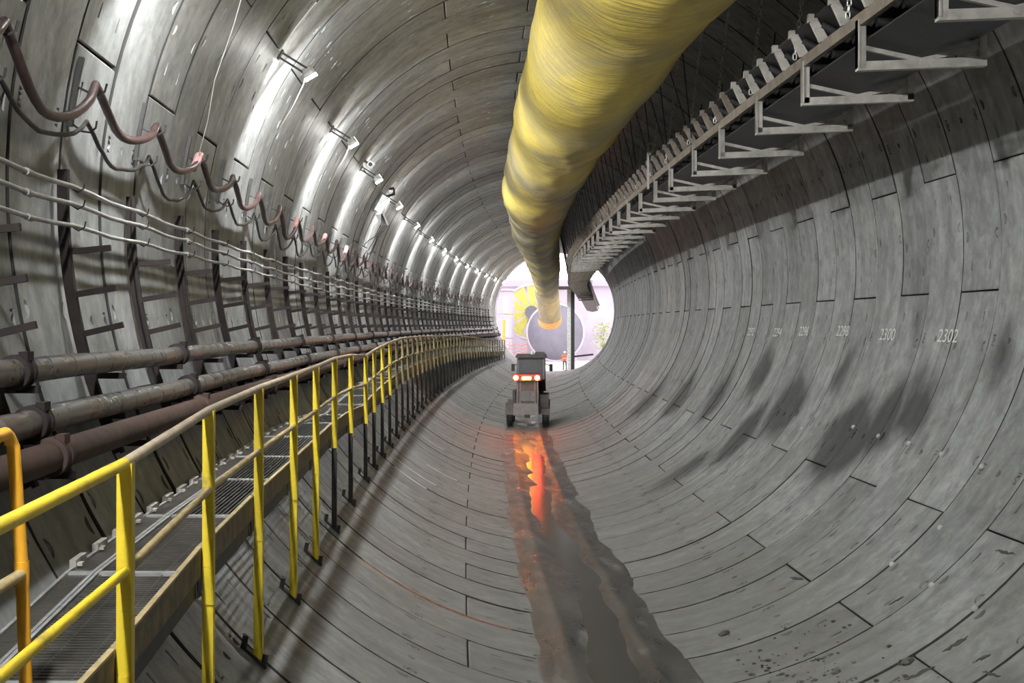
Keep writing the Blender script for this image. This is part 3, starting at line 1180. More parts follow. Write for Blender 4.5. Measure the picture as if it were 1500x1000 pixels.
for i, (s0, s1) in enumerate(zip(POST_S, POST_S[1:])):
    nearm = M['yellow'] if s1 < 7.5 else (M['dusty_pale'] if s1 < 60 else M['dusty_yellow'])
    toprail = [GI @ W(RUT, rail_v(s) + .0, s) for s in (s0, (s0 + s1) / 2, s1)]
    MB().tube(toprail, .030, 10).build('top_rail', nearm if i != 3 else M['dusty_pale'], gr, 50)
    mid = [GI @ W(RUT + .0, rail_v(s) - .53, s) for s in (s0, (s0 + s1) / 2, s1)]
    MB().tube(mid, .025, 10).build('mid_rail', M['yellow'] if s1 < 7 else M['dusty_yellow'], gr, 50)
    tb = MB()
    f0, f1 = floor_v(s0), floor_v(s1)
    uu0, uu1 = RU - .065, RU - .04
    tb.hexa([GI @ W(uu0, f0 - .02, s0 + .01), GI @ W(uu1, f0 - .02, s0 + .01), GI @ W(uu1, f0 + .17, s0 + .01), GI @ W(uu0, f0 + .17, s0 + .01),
             GI @ W(uu0, f1 - .02, s1 - .01), GI @ W(uu1, f1 - .02, s1 - .01), GI @ W(uu1, f1 + .17, s1 - .01), GI @ W(uu0, f1 + .17, s1 - .01)])
    tbo = tb.build('toe_board', M['toe'], gr)
    MB().hexa([GI @ W(uu0 - .003, f0 + .165, s0 + .012), GI @ W(uu1 + .006, f0 + .165, s0 + .012), GI @ W(uu1 + .006, f0 + .18, s0 + .012), GI @ W(uu0 - .003, f0 + .18, s0 + .012),
               GI @ W(uu0 - .003, f1 + .165, s1 - .012), GI @ W(uu1 + .006, f1 + .165, s1 - .012), GI @ W(uu1 + .006, f1 + .18, s1 - .012), GI @ W(uu0 - .003, f1 + .18, s1 - .012)]).build('board_edge', M['dusty_yellow'], tbo)

# end rail on the far side of the walkway, close to the viewer
er = empty('end_rail', frame(6.4, -4.08, -2.85), 'orange yellow rail end with a bent post at the left edge', 'guardrail')
P0 = [(0.02, 0, 0), (0.0, 0, .6), (-.04, 0, 1.16), (-.055, -.02, 1.205), (-.06, -.06, 1.225), (-.05, -.12, 1.225), (-.05, -3.2, 1.20)]
MB().tube(P0, .032, 12).build('bent_post', M['orange_yellow'], er, 60)
part_label(MB().tube([(0, 0, .56), (0.0, -3.2, .53)], .028, 12).build('mid_rail', M['dusty_yellow'], er, 60), 'dull tan mid rail')
MB().tube([(0.0, 0, .50), (0, 0, .62)], .037, 12).build('collar', M['orange_yellow'], er, 60)
MB().box(-.07, .09, -.07, .07, -.01, .012).build('foot_plate', M['dark_steel'], er)

# walkway: grating panels between bearers
wk = empty('walkway', frame(9.05, -4.1, floor_v(9.05)), 'steel walkway of dark grating panels along the left wall', 'walkway')
WI = wk.matrix_basis.inverted()
M['grating'] = simple('wet_grating_steel', (0.085, 0.083, 0.08), 0.38, 0.4, var=0.4, scale=9, bump=0.3, bscale=25)
M['plate'] = simple('wet_deck_plate', (0.075, 0.068, 0.06), 0.34, 0.1, var=0.5, scale=5, bump=0.5, bscale=18)
UE = RU - .07


def deck_u0(v):
    return wall_u(v, R) + .03


for i, (s0, s1) in enumerate(zip(POST_S, POST_S[1:])):
    f0, f1 = floor_v(s0), floor_v(s1)
    a0, a1 = deck_u0(f0), deck_u0(f1)

    def D(q, h, t_):   # q across 0..1 (wall to rail), t_ along
        s = s0 + (s1 - s0) * t_
        f = f0 + (f1 - f0) * t_
        a = a0 + (a1 - a0) * t_
        return WI @ W(a + (UE - a) * q, f + h, s)
    m_ = MB()

    def slab(q0, q1, t0, t1, h0, h1):
        m_.hexa([D(q0, h0, t0), D(q1, h0, t0), D(q1, h0, t1), D(q0, h0, t1), D(q0, h1, t0), D(q1, h1, t0), D(q1, h1, t1), D(q0, h1, t1)])
    if s1 < 12:
        nb = int((s1 - s0) / .055)
        for k in range(nb):
            slab(.27, .99, .02 + .95 * k / nb, .02 + .95 * (k + .58) / nb, -.025, 0)
        for q in (.27, .5, .74, .975):
            slab(q, q + .015, .02, .98, -.04, -.002)
        m_.build('grating_panel', M['plate'], wk)
    elif s0 < 50:
        for k in range(17):
            q = .27 + .705 * k / 16.0
            slab(q, q + .020, .02, .98, -.035, .004)
        for k in range(6):
            slab(.27, .99, .06 + .17 * k, .066 + .17 * k, -.02, -.006)
        m_.build('grating_panel', M['grating'], wk)
    else:
        slab(.05, .99, .02, .98, -.03, 0)
        m_.build('grating_panel', M['grating'], wk)
    if s0 < 50:
        m_ = MB()
        slab(.03, .185, .02, .98, -.03, -.004)
        m_.build('edge_panel', M['plate'], wk)
        for q in (.0, .20, .235):
            m_ = MB()
            slab(q, q + .028, .0, 1.0, -.03, .012)
            m_.build('edge_angle', M['grey_steel'], wk)
        m_ = MB()
        slab(.0, .99, -.014, .014, -.03, .008)
        m_.build('cross_strip', M['grey_steel'], wk)
    # bearer under the joint and side channel
    m_ = MB()
    slab(.0, 1.02, -.02, .02, -.16, -.035)
    m_.build('bearer', M['dark_steel'], wk)
    m_ = MB()
    slab(.955, 1.0, .0, 1.0, -.16, -.035)
    m_.build('side_channel', M['dark_steel'], wk)
    if 8 < s0 < 34:
        for k in range(4):
            t_ = (k + .5) / 4
            m_ = MB()
            slab(-.02, .03, t_ - .06, t_ + .06, -.02, .055)
            slab(-.02, .07, t_ - .05, t_ - .02, .01, .03)
            m_.build('wall_clip', M['frame_steel'], wk)

# ------------------------------------------------------------------ ventilation duct
DUCT = [(14, .55, 3.62), (18, .50, 3.66), (24, .46, 3.62), (30, .48, 3.74), (36, .44, 3.68), (41, .36, 3.55), (47, .30, 3.42), (52, .40, 3.60), (58, .46, 3.72), (66, .44, 3.66), (74, .42, 3.76),
        (82, .42, 3.80), (90, .38, 3.74), (100, .20, 3.45), (108, .0, 3.15), (116, -.35, 2.75), (123, -.7, 2.25), (128, -.95, 1.6), (131, -1.05, .9), (132.6, -1.1, .1), (133.2, -1.1, -.6)]


def catmull(tab, s):
    n = len(tab)
    for i in range(n - 1):
        if s <= tab[i + 1][0] or i == n - 2:
            break
    p1, p2 = tab[i], tab[i + 1]
    p0, p3 = tab[max(i - 1, 0)], tab[min(i + 2, n - 1)]
    t = (s - p1[0]) / (p2[0] - p1[0])
    out = []
    for c in (1, 2):
        m1 = (p2[c] - p0[c]) / (p2[0] - p0[0]) * (p2[0] - p1[0]) if p2[0] != p0[0] else 0
        m2 = (p3[c] - p1[c]) / (p3[0] - p1[0]) * (p2[0] - p1[0]) if p3[0] != p1[0] else 0
        t2, t3 = t * t, t * t * t
        out.append((2 * t3 - 3 * t2 + 1) * p1[c] + (t3 - 2 * t2 + t) * m1 + (-2 * t3 + 3 * t2) * p2[c] + (t3 - t2) * m2)
    return out


def build_duct():
    root = empty('ventilation_duct', frame(30, .48, 3.7), 'big yellow fabric ventilation duct hanging under the crown', 'duct')
    inv = root.matrix_basis.inverted()
    NR = 64
    s_list = frange(11, 70, .16) + frange(70.4, 126, .4) + frange(126.2, 133.2, .12)
    pts = []
    for s in s_list:
        u_, v_ = catmull(DUCT, s)
        if s < 14:
            u_, v_ = .55, 3.62
        pts.append(W(u_, v_, s))
    verts_, faces_, uv_ = [], [], []
    acc = 0.0
    arcs = []
    for i, p in enumerate(pts):
        if i:
            acc += (p - pts[i - 1]).length
        arcs.append(acc)
        d = (pts[min(i + 1, len(pts) - 1)] - pts[max(i - 1, 0)]).normalized()
        x = d.cross(Vector((0, 0, 1))).normalized()
        y = x.cross(d).normalized()
        s = s_list[i]
        rb = 1.20
        # gathered seams every few metres, fuller bellies between, like a loosely filled bag
        per = 7.4
        q = ((s - 3.0) % per) / per
        pinch = 0.055 * math.exp(-((q if q < .5 else q - 1) / .045) ** 2)
        rb -= pinch
        rb += .02 * math.sin(s * .85 + 1)
        if s > 100:
            rb *= 1 - .10 * min(1, (s - 100) / 20)
        for k in range(NR):
            a = 2 * math.pi * k / NR
            fold = .020 * math.sin(a * 3 + s * .9 + 1.6 * math.sin(s * .43)) + .011 * math.sin(a * 6 - s * 1.9 + 2.4 * math.sin(a * 2 + s * .31)) + .006 * math.sin(a * 11 + s * 3.1 + 2 * math.sin(s * .8))
            fold += .03 * math.exp(-(((s - 3.0 - .45 * math.sin(a + 1)) % per) / .35) ** 2) * math.sin(a * 5 + s)
            rr = rb + fold
            flat = -0.06 * max(0, math.sin(a)) ** 3
            verts_.append(inv @ (p + x * math.cos(a) * rr + y * (math.sin(a) * rr + flat)))
    for i in range(len(pts) - 1):
        for k in range(NR):
            k2 = (k + 1) % NR
            faces_.append((i * NR + k, i * NR + k2, (i + 1) * NR + k2, (i + 1) * NR + k))
            u0, u1 = k / NR * 7.5, (k + 1) / NR * 7.5
            # uv skewed so that the dust drifts run obliquely
            for (uu, ii) in ((u0, i), (u1, i), (u1, i + 1), (u0, i + 1)):
                uv_ += [arcs[ii] + uu * .45, uu]
    me_ = bpy.data.meshes.new('duct_fabric')
    me_.from_pydata([tuple(v) for v in verts_], [], faces_)
    me_.uv_layers.new(name='UVMap').data.foreach_set('uv', uv_)
    me_.polygons.foreach_set('use_smooth', [True] * len(me_.polygons))
    me_.materials.append(M['duct'])
    link('duct_fabric', me_, root)
    # orange collar at the outlet
    pe, pd_ = pts[-1], pts[-4]
    d = (pe - pd_).normalized()
    cm = MB().tube([inv @ (pe - d * .35), inv @ (pe - d * .05), inv @ (pe + d * .35)], [1.12, 1.16, 1.10], 28, caps=False)
    cm.tube([inv @ (pe + d * .35), inv @ (pe + d * .0)], [1.06, 1.02], 28, caps=False)
    part_label(cm.build('outlet_collar', M['orange_fabric'], root, 60), 'orange collar at the duct outlet')
    # suspension wires to the crown
    for s in [x for x in range(22, 110, 6)]:
        u_, v_ = catmull(DUCT, s)
        mw = MB()
        mw.tube([inv @ W(u_ - .12, v_ + 1.12, s), inv @ W(u_ - .2, math.sqrt(R * R - (u_ - .2) ** 2) - .01, s)], .008, 5)
        mw.tube([inv @ W(u_ + .12, v_ + 1.12, s), inv @ W(u_ + .2, math.sqrt(R * R - (u_ + .2) ** 2) - .01, s)], .008, 5)
        mw.build('suspension_wire', M['dark_steel'], root)


build_duct()

# ------------------------------------------------------------------ overhead belt conveyor on the right
def build_conveyor():
    c0 = (2.8, 1.76)
    root = empty('belt_conveyor', frame(17.6, *c0), 'overhead belt conveyor hung on chains along the right crown', 'conveyor')
    inv = root.matrix_basis.inverted()
    UL, UR_, VB = 2.52, 3.88, 1.745
    KK = 0.925

    def kk(u_, v_):
        return CU + (u_ - CU) * KK, CV + (v_ - CV) * KK

    def kmb(b):
        b.v = [(kk(x, z)[0], y, kk(x, z)[1]) for x, y, z in b.v]
        return b
    END = 138.0

    def dv(s):
        return -1.5 * max(0, (s - 112) / 26.0) ** 1.5

    def sw(prof, name, mat, s0=7.0, s1=END, smooth=None, closed=True):
        m_ = MB().sweep(lambda s: [(kk(u_, v_)[0], kk(u_, v_)[1] + dv(s)) for u_, v_ in prof], frange(s0, s1, 1.5), closed)
        m_.v = [tuple(inv @ Vector(p)) for p in m_.v]
        return m_.build(name, mat, root, smooth)
    # belts
    th = .018
    top = [(2.40, 2.64), (2.52, 2.60), (2.86, 2.43), (3.54, 2.43), (3.88, 2.60), (4.0, 2.64)]
    part_label(sw(top + [(u_, v_ - th) for u_, v_ in reversed(top)], 'carrying_belt', M['rubber'], smooth=20), 'black carrying belt')
    ret = [(2.60, 2.06), (2.85, 2.0), (3.2, 1.915), (3.55, 2.0), (3.82, 2.07)]
    part_label(sw(ret + [(u_, v_ - th) for u_, v_ in reversed(ret)], 'return_belt', M['rubber'], smooth=20), 'black return belt')
    for uu in (2.50, 3.84):
        sw([(uu, 2.19), (uu + .07, 2.19), (uu + .07, 2.205), (uu + .016, 2.205), (uu + .016, 2.315), (uu + .07, 2.315), (uu + .07, 2.33), (uu, 2.33)], 'stringer', M['brown_steel'])
    # frames
    fb = [MB() for _ in range(4)]
    y0, y1 = -.05, .05
    fb[0].box(UL - .03, UL + .06, y0, y1, VB - .02, 2.26)
    fb[0].box(UL - .03, UL - .012, y0 - .02, y1, VB - .02, 2.26)
    fb[1].hexa([(UL - .03, y0, VB - .05), (UR_ + .03, y0, VB - .0), (UR_ + .03, y1, VB - .0), (UL - .03, y1, VB - .05),
                (UL - .03, y0, VB + .05), (UR_ + .03, y0, VB + .10), (UR_ + .03, y1, VB + .10), (UL - .03, y1, VB + .05)])
    fb[2].box(UR_ - .05, UR_ + .03, y0, y1, VB + .02, 2.26)
    fb[2].hexa([(UR_ - .28, y0 + .03, VB + .10), (UR_ - .2, y0 + .03, VB + .10), (UR_ - .2, y1 - .03, VB + .10), (UR_ - .28, y1 - .03, VB + .10),
                (UR_ - .06, y0 + .03, VB + .32), (UR_ - .0, y0 + .03, VB + .32), (UR_ - .0, y1 - .03, VB + .32), (UR_ - .06, y1 - .03, VB + .32)])
    fb[3].bar((UL + .05, 0, VB + .21), (3.2, 0, VB + .07), .05, .05)
    fb[3].bar((3.2, 0, VB + .07), (UR_ - .04, 0, VB + .22), .05, .05)
    fb[3].cyl((3.2, -.055, VB + .03), (3.2, -.06, VB + .03), .03)
    names = ('frame_upright', 'frame_bottom', 'frame_upright', 'return_idler')
    tr = Matrix.Translation((0, 0, 0))
    fm = [kmb(b).mesh(n_, M['frame_steel']) for b, n_ in zip(fb, names)]
    FS = [12.7 - 2.75 * 1] + [12.7, 15.2, 17.6, 20.3, 23.2, 26.0, 29.0, 31.5, 34.4] + [37.2 + 2.75 * k for k in range(36)]
    FS = [x * KK for x in FS]
    fm2 = []
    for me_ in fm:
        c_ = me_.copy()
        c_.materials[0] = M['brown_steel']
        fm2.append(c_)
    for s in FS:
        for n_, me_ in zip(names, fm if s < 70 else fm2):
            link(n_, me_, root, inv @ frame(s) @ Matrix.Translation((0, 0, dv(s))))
    # carrying idler brackets: pale cranked plates standing on both stringers, rollers between
    b1 = MB()
    b1.hexa([(2.47, -.03, 2.32), (2.60, -.03, 2.32), (2.60, .03, 2.32), (2.47, .03, 2.32), (2.36, -.03, 2.56), (2.44, -.03, 2.60), (2.44, .03, 2.60), (2.36, .03, 2.56)])
    b1.box(2.33, 2.40, -.04, .04, 2.56, 2.66)
    b1.box(2.40, 2.44, -.035, .035, 2.56, 2.61)
    b2 = MB()
    b2.hexa([(3.80, -.03, 2.32), (3.93, -.03, 2.32), (3.93, .03, 2.32), (3.80, .03, 2.32), (3.96, -.03, 2.60), (4.04, -.03, 2.56), (4.04, .03, 2.56), (3.96, .03, 2.60)])
    b3 = MB()
    b3.cyl((2.50, 0, 2.53), (2.84, 0, 2.355), .055, n=10)
    b3.cyl((2.88, 0, 2.355), (3.52, 0, 2.355), .055, n=10)
    b3.cyl((3.56, 0, 2.355), (3.90, 0, 2.53), .055, n=10)
    b1, b2, b3 = kmb(b1), kmb(b2), kmb(b3)
    bms = (b1.mesh('idler_bracket', M['frame_steel']), b2.mesh('idler_bracket', M['frame_steel']), b3.mesh('carrying_idler', M['dark_steel'], 40))
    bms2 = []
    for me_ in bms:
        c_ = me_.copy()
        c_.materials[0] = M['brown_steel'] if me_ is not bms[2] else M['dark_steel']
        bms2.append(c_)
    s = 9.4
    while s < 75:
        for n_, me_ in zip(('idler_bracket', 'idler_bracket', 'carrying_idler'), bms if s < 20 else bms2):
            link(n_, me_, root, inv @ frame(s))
        s += .86
    # suspension chains from the crown to the left stringer
    lk = MB()
    L = 2.62
    pitch = .062
    n = int(L / pitch)
    for i in range(n):
        z = .02 + i * pitch
        ring = []
        for k in range(8):
            a = 2 * math.pi * k / 8
            cx, cz = .021 * math.cos(a), (.018 if math.sin(a) > 0 else -.018) + .021 * math.sin(a)
            ring.append((cx, 0, z + cz) if i % 2 == 0 else (0, cx, z + cz))
        lk.tube(ring, .0065, 4, closed=True)
    chain_me = lk.mesh('chain', M['chrome'], 60)
    ch_s = [x + .25 for x in FS if x < 50]
    for i, s in enumerate(ch_s):
        link('chain', chain_me, root, inv @ frame(s, kk(2.47, 2.36)[0], kk(2.47, 2.36)[1]) @ Matrix.Rotation(math.radians(7), 4, 'Y') @ Matrix.Scale(1.06, 4))
    # far hangers and slanting stay wires seen as crossing lines against the crown
    for i, s in enumerate(FS):
        if s > 22 and s < 120:
            mw = MB()
            mw.tube([inv @ W(2.15, 2.05 + dv(s), s), inv @ W(1.55, 5.14, s + 1.6)], .010, 4)
            mw.tube([inv @ W(2.15, 2.05 + dv(s), s), inv @ W(1.55, 5.14, s - 1.6)], .010, 4)
            mw.build('stay_wire', M['dark_steel'], root)
            mw = MB()
            mw.tube([inv @ W(3.43, 2.05 + dv(s), s), inv @ W(3.6, 4.0, s)], .014, 4)
            mw.build('hanger_rod', M['dark_steel'], root)
    # one rectangular pale hanger frame
    hf = MB()
    for a, b in (((2.3, 0, 1.95), (2.3, 0, 2.98)), ((2.3, 0, 2.98), (2.85, 0, 2.98)), ((2.32, 0, 2.72), (2.5, 0, 2.95))):
        hf.bar(a, b, .045, .045, up=(0, 1, 0))
    part_label(link('hanger_frame', kmb(hf).mesh('hanger_frame', M['frame_steel']), root, inv @ frame(28.6)), 'pale rectangular hanger frame')


build_conveyor()


# ------------------------------------------------------------------ the vehicle with red tail lamps
def build_vehicle():
    S, U = 56.0, 0.03
    root = empty('utility_vehicle', frame(S, U, -5.335) @ Matrix.Rotation(math.radians(-1.5), 4, 'Z'), 'dusty grey tunnel utility vehicle with glowing red tail lamps driving away', 'vehicle')
    M['veh'] = simple('dusty_grey_brown_body', (0.075, 0.064, 0.058), 0.55, var=0.25)
    M['veh_l'] = simple('dusty_light_body', (0.17, 0.155, 0.145), 0.5, var=0.2)
    M['glass'] = simple('dark_cab_glass', (0.05, 0.045, 0.045), 0.45, var=0.2, bump=0)
    M['lens_red'] = emit('red_tail_lamp', (1.0, 0.06, 0.02), 130.0, (.5, .02, .02))
    M['lens_orange'] = emit('amber_lamp', (1.0, 0.33, 0.02), 150.0, (.6, .2, .02))
    M['red_dull'] = emit('red_lens_strip', (1.0, 0.03, 0.02), 2.2, (.5, .02, .02))
    # chassis and rear body
    ch = MB()
    ch.box(-.50, .55, 0.15, 4.0, .55, .95)
    ch.build('chassis', M['dark_steel'], root)
    rb = MB()
    rb.hexa([(-.47, 0.0, 1.0), (.46, 0.0, 1.0), (.46, .9, 1.0), (-.47, .9, 1.0), (-.40, .12, 1.95), (.42, .12, 1.95), (.42, .9, 1.95), (-.40, .9, 1.95)])
    body = rb.build('rear_body', M['veh'], root)
    MB().box(-.30, .30, -.02, .05, 1.1, 1.5).build('access_panel', M['veh_l'], body)
    for x in (-.42, -.30, .32, .44):
        MB().bar((x, -.02, .98), (x * .95, .08, 1.92), .045, .05, up=(0, 1, 0)).build('guard_bar', M['veh_l'], body)
    bx = MB()
    bx.hexa([(-.58, -.18, .52), (.46, -.18, .52), (.46, .3, .52), (-.58, .3, .52), (-.56, -.10, 1.0), (.44, -.10, 1.0), (.44, .3, 1.0), (-.56, .3, 1.0)])
    part_label(bx.build('rear_bumper', M['veh_l'], root), 'pale rear bumper box')
    MB().box(-.12, .12, -.30, -.1, .42, .56).build('tow_hitch', M['dark_steel'], root)
    # side tank and platform on the right flank
    MB().box(.5, .86, .35, 2.2, .75, 1.35).build('side_tank', M['veh'], root)
    MB().box(-.62, -.5, .5, 2.0, .8, 1.5).build('side_step', M['veh'], root)
    # cab
    cab = MB()
    cab.hexa([(-.46, .55, 1.95), (.72, .55, 1.95), (.74, 2.3, 1.4), (-.48, 2.3, 1.4), (-.44, .62, 2.86), (.72, .62, 2.86), (.72, 2.0, 2.86), (-.44, 2.0, 2.86)])
    cb = cab.build('cab', M['veh'], root)
    MB().hexa([(-.34, .545, 2.22), (.60, .545, 2.22), (.60, .57, 2.22), (-.34, .57, 2.22), (-.33, .595, 2.76), (.60, .595, 2.76), (.60, .62, 2.76), (-.33, .62, 2.76)]).build('rear_window', M['glass'], cb)
    for x in (-.40, .66):
        MB().bar((x, .54, 1.98), (x, .61, 2.84), .06, .04, up=(0, 1, 0)).build('cab_pillar', M['veh_l'], cb)
    rf = MB()
    rf.hexa([(-.52, .48, 2.86), (.80, .48, 2.86), (.80, 2.1, 2.86), (-.52, 2.1, 2.86), (-.46, .56, 3.0), (.74, .56, 3.0), (.74, 2.0, 3.0), (-.46, 2.0, 3.0)])
    roof = rf.build('cab_roof', M['veh'], root)
    MB().box(.30, .70, .7, 1.5, 3.0, 3.08).build('roof_unit', M['veh'], roof)
    MB().cyl((.18, .7, 3.0), (.18, .7, 3.14), .07, .06, 12).build('beacon', M['white_box'], roof, 40)
    for x, sg in ((-.62, -1), (.96, 1)):
        mr = MB().box(x - .07, x + .07, 1.15, 1.2, 2.28, 2.58).bar((x, 1.2, 2.5), (x - sg * .25, 1.25, 2.6), .03, .03)
        mr.build('mirror', M['rubber'], root)
    # hood in front of the cab
    MB().hexa([(-.45, 2.3, .95), (.65, 2.3, .95), (.6, 3.9, .95), (-.4, 3.9, .95), (-.45, 2.3, 1.75), (.65, 2.3, 1.75), (.58, 3.9, 1.55), (-.38, 3.9, 1.55)]).build('hood', M['veh'], root)
    # wheels with hubs, fenders
    for x, y, r_, w_ in ((-.74, .75, .44, .28), (.74, .75, .44, .28), (-.74, 3.2, .44, .28), (.74, 3.2, .44, .28)):
        wh = MB()
        wh.tube([(x - w_ / 2, y, r_), (x - w_ / 2 + .05, y, r_), (x - w_ / 2 + .09, y, r_), (x + w_ / 2 - .09, y, r_), (x + w_ / 2 - .05, y, r_), (x + w_ / 2, y, r_)],
                [r_ * .72, r_ * .95, r_, r_, r_ * .95, r_ * .72], 24)
        for k in range(18):
            a = 2 * math.pi * k / 18
            c = Vector((x, y + math.cos(a) * r_, r_ + math.sin(a) * r_))
            wh.bar(c - Vector((w_ * .42, 0, 0)), c + Vector((w_ * .42, 0, 0)), .05, .035, up=(0, math.cos(a), math.sin(a)))
        w = wh.build('wheel', M['rubber'], root, 40)
        sg = 1 if x > 0 else -1
        MB().cyl((x + sg * .10, y, r_), (x + sg * .15, y, r_), r_ * .45, r_ * .3, 16).build('hub', M['veh_l'], w, 40)
        fe = MB()
        for k in range(6):
            a0, a1 = math.pi * (k + .3) / 6.6, math.pi * (k + 1.3) / 6.6
            rr = r_ + .09
            fe.hexa([(x - .17, y + rr * math.cos(a0), r_ + rr * math.sin(a0)), (x + .17, y + rr * math.cos(a0), r_ + rr * math.sin(a0)),
                     (x + .17, y + rr * math.cos(a1), r_ + rr * math.sin(a1)), (x - .17, y + rr * math.cos(a1), r_ + rr * math.sin(a1)),
                     (x - .17, y + (rr + .03) * math.cos(a0), r_ + (rr + .03) * math.sin(a0)), (x + .17, y + (rr + .03) * math.cos(a0), r_ + (rr + .03) * math.sin(a0)),
                     (x + .17, y + (rr + .03) * math.cos(a1), r_ + (rr + .03) * math.sin(a1)), (x - .17, y + (rr + .03) * math.cos(a1), r_ + (rr + .03) * math.sin(a1))])
        fe.build('fender', M['veh'], root)
    # lamp bar
    lb = MB().box(-.60, .56, -.02, .10, 1.93, 2.20).build('lamp_bar', M['veh'], root)
    part_label(MB().box(-.56, .52, -.03, -.02, 2.12, 2.17).build('red_strip', M['red_dull'], lb), 'red lens strip')
    for x in (-.47, .40):
        part_label(MB().cyl((x, -.02, 2.05), (x, -.055, 2.05), .10, .09, 16).build('tail_lamp', M['lens_red'], lb, 40), 'round glowing red tail lamp')
    part_label(MB().box(-.20, .14, -.05, -.02, 1.98, 2.09).build('amber_lamp', M['lens_orange'], lb), 'glowing amber centre lamp')


build_vehicle()


# ------------------------------------------------------------------ portal and the open shaft beyond
M['pale_wall'] = simple('pale_shaft_concrete', (0.62, 0.56, 0.64), 0.8, var=0.15, scale=.5)
M['lilac'] = simple('lilac_grey_panel', (0.48, 0.44, 0.50), 0.7, var=0.12)
M['disc'] = simple('grey_steel_dish', (0.22, 0.215, 0.25), 0.6, var=0.15, scale=.7)
M['lime'] = simple('yellow_green_paint', (0.62, 0.60, 0.12), 0.5, var=0.15)
M['hivis'] = simple('orange_hi_vis', (0.85, 0.22, 0.06), 0.7)
M['skin'] = simple('skin', (0.5, 0.33, 0.25), 0.6, bump=0)
M['navy'] = simple('dark_trousers', (0.05, 0.05, 0.07), 0.8, bump=0)
M['hat'] = simple('white_helmet', (0.8, 0.8, 0.78), 0.4, bump=0)
M['mesh_red'] = simple('rusty_red_bar', (0.55, 0.26, 0.19), 0.6)
M['plant'] = simple('pale_leaf', (0.45, 0.52, 0.22), 0.7, var=0.3)
M['amber'] = simple('amber_paint', (0.75, 0.45, 0.10), 0.5)

fl2 = MB().box(-20, 20, 0, 48, -.3, 0).build('floor', simple('pale_ground', (0.50, 0.45, 0.42), 0.8, var=0.2, scale=.8))
fl2.matrix_basis = frame(124.0, 0, -5.35)
tag(fl2, 'bright pale ground of the open shaft outside the portal', 'ground', kind='structure')
# portal face around the tunnel mouth
mb = MB()
n = 48
for i in range(n):
    a0, a1 = 2 * math.pi * i / n, 2 * math.pi * (i + 1) / n
    pts = []
    for a in (a0, a1):
        c, s_ = math.cos(a), math.sin(a)
        k = 11.0 / max(abs(c), abs(s_))
        pts.append(((R + .0) * c, (R + .0) * s_, k * c, max(-5.3, k * s_)))
    (ax, az, bx_, bz), (cx_, cz_, dx_, dz) = pts
    mb.hexa([(ax, 0, az), (bx_, 0, bz), (dx_, 0, dz), (cx_, 0, cz_), (ax, .4, az), (bx_, .4, bz), (dx_, .4, dz), (cx_, .4, cz_)])
o = mb.build('wall_portal', M['pale_wall'])
o.matrix_basis = frame(124.02)
tag(o, 'pale concrete portal wall around the tunnel mouth', 'wall', kind='structure')
bw = MB().box(-20, 20, 0, .5, -5.4, 3.6).build('wall_shaft', M['pale_wall'])
bw.matrix_basis = frame(168.0)
tag(bw, 'pale lilac back wall of the open shaft', 'wall', kind='structure')
cb_ = MB().box(-20, 20, -.6, .8, 3.6, 4.35).build('trim_1', M['lilac'])
cb_.matrix_basis = frame(167.8)
tag(cb_, 'horizontal capping beam along the top of the shaft wall', 'beam', kind='structure')

# big grey dish-shaped bulkhead standing against the shaft wall
dr = empty('steel_bulkhead', frame(160.0, -2.9, -2.0), 'large round grey steel bulkhead standing beyond the portal', 'bulkhead')
d_ = MB()
ring = []
for j, (rr, yy) in enumerate(((0.01, -.75), (1.1, -.68), (2.1, -.48), (2.9, -.15), (3.3, .1), (3.3, .5))):
    for i in range(40):
        a = 2 * math.pi * i / 40
        d_.v.append((rr * math.cos(a), yy, rr * math.sin(a)))
for j in range(5):
    for i in range(40):
        d_.f.append((j * 40 + i, j * 40 + (i + 1) % 40, (j + 1) * 40 + (i + 1) % 40, (j + 1) * 40 + i))
d_.build('dish', M['disc'], dr, 50)
MB().tube([(3.33 * math.cos(2 * math.pi * i / 40), .1, 3.33 * math.sin(2 * math.pi * i / 40)) for i in range(40)], .12, 8, closed=True).build('rim', M['pale_wall'], dr, 60)
for x in (-1.6, 1.6):
    MB().box(x * 1.4 - .2, x * 1.4 + .2, -.2, .6, -3.35, -2.3).build('support', M['lilac'], dr)

# yellow-green cutter wheel segment behind it
yr = empty('cutting_wheel', frame(164.5, -6.2, 0.4), 'yellow green spoked wheel behind the round bulkhead', 'wheel')
MB().tube([(3.3 * math.cos(2 * math.pi * i / 36), 0, 3.3 * math.sin(2 * math.pi * i / 36)) for i in range(36)], .16, 8, closed=True).build('outer_rim', M['pale_wall'], yr, 60)
for k in range(10):
    a0 = 2 * math.pi * k / 10
    a1 = a0 + .5
    MB().hexa([(.5 * math.cos(a0), -.1, .5 * math.sin(a0)), (.5 * math.cos(a1), -.1, .5 * math.sin(a1)), (3.2 * math.cos(a1), -.1, 3.2 * math.sin(a1)), (3.2 * math.cos(a0), -.1, 3.2 * math.sin(a0)),
               (.5 * math.cos(a0), .1, .5 * math.sin(a0)), (.5 * math.cos(a1), .1, .5 * math.sin(a1)), (3.2 * math.cos(a1), .1, 3.2 * math.sin(a1)), (3.2 * math.cos(a0), .1, 3.2 * math.sin(a0))]).build('wheel_plate', M['lime'], yr)
MB().cyl((0, -.4, 0), (0, .3, 0), .8, .7, 20).build('hub', M['disc'], yr, 40)
MB().box(-.6, .6, .3, 1.2, -5.5, .3).build('stand', M['lilac'], yr)

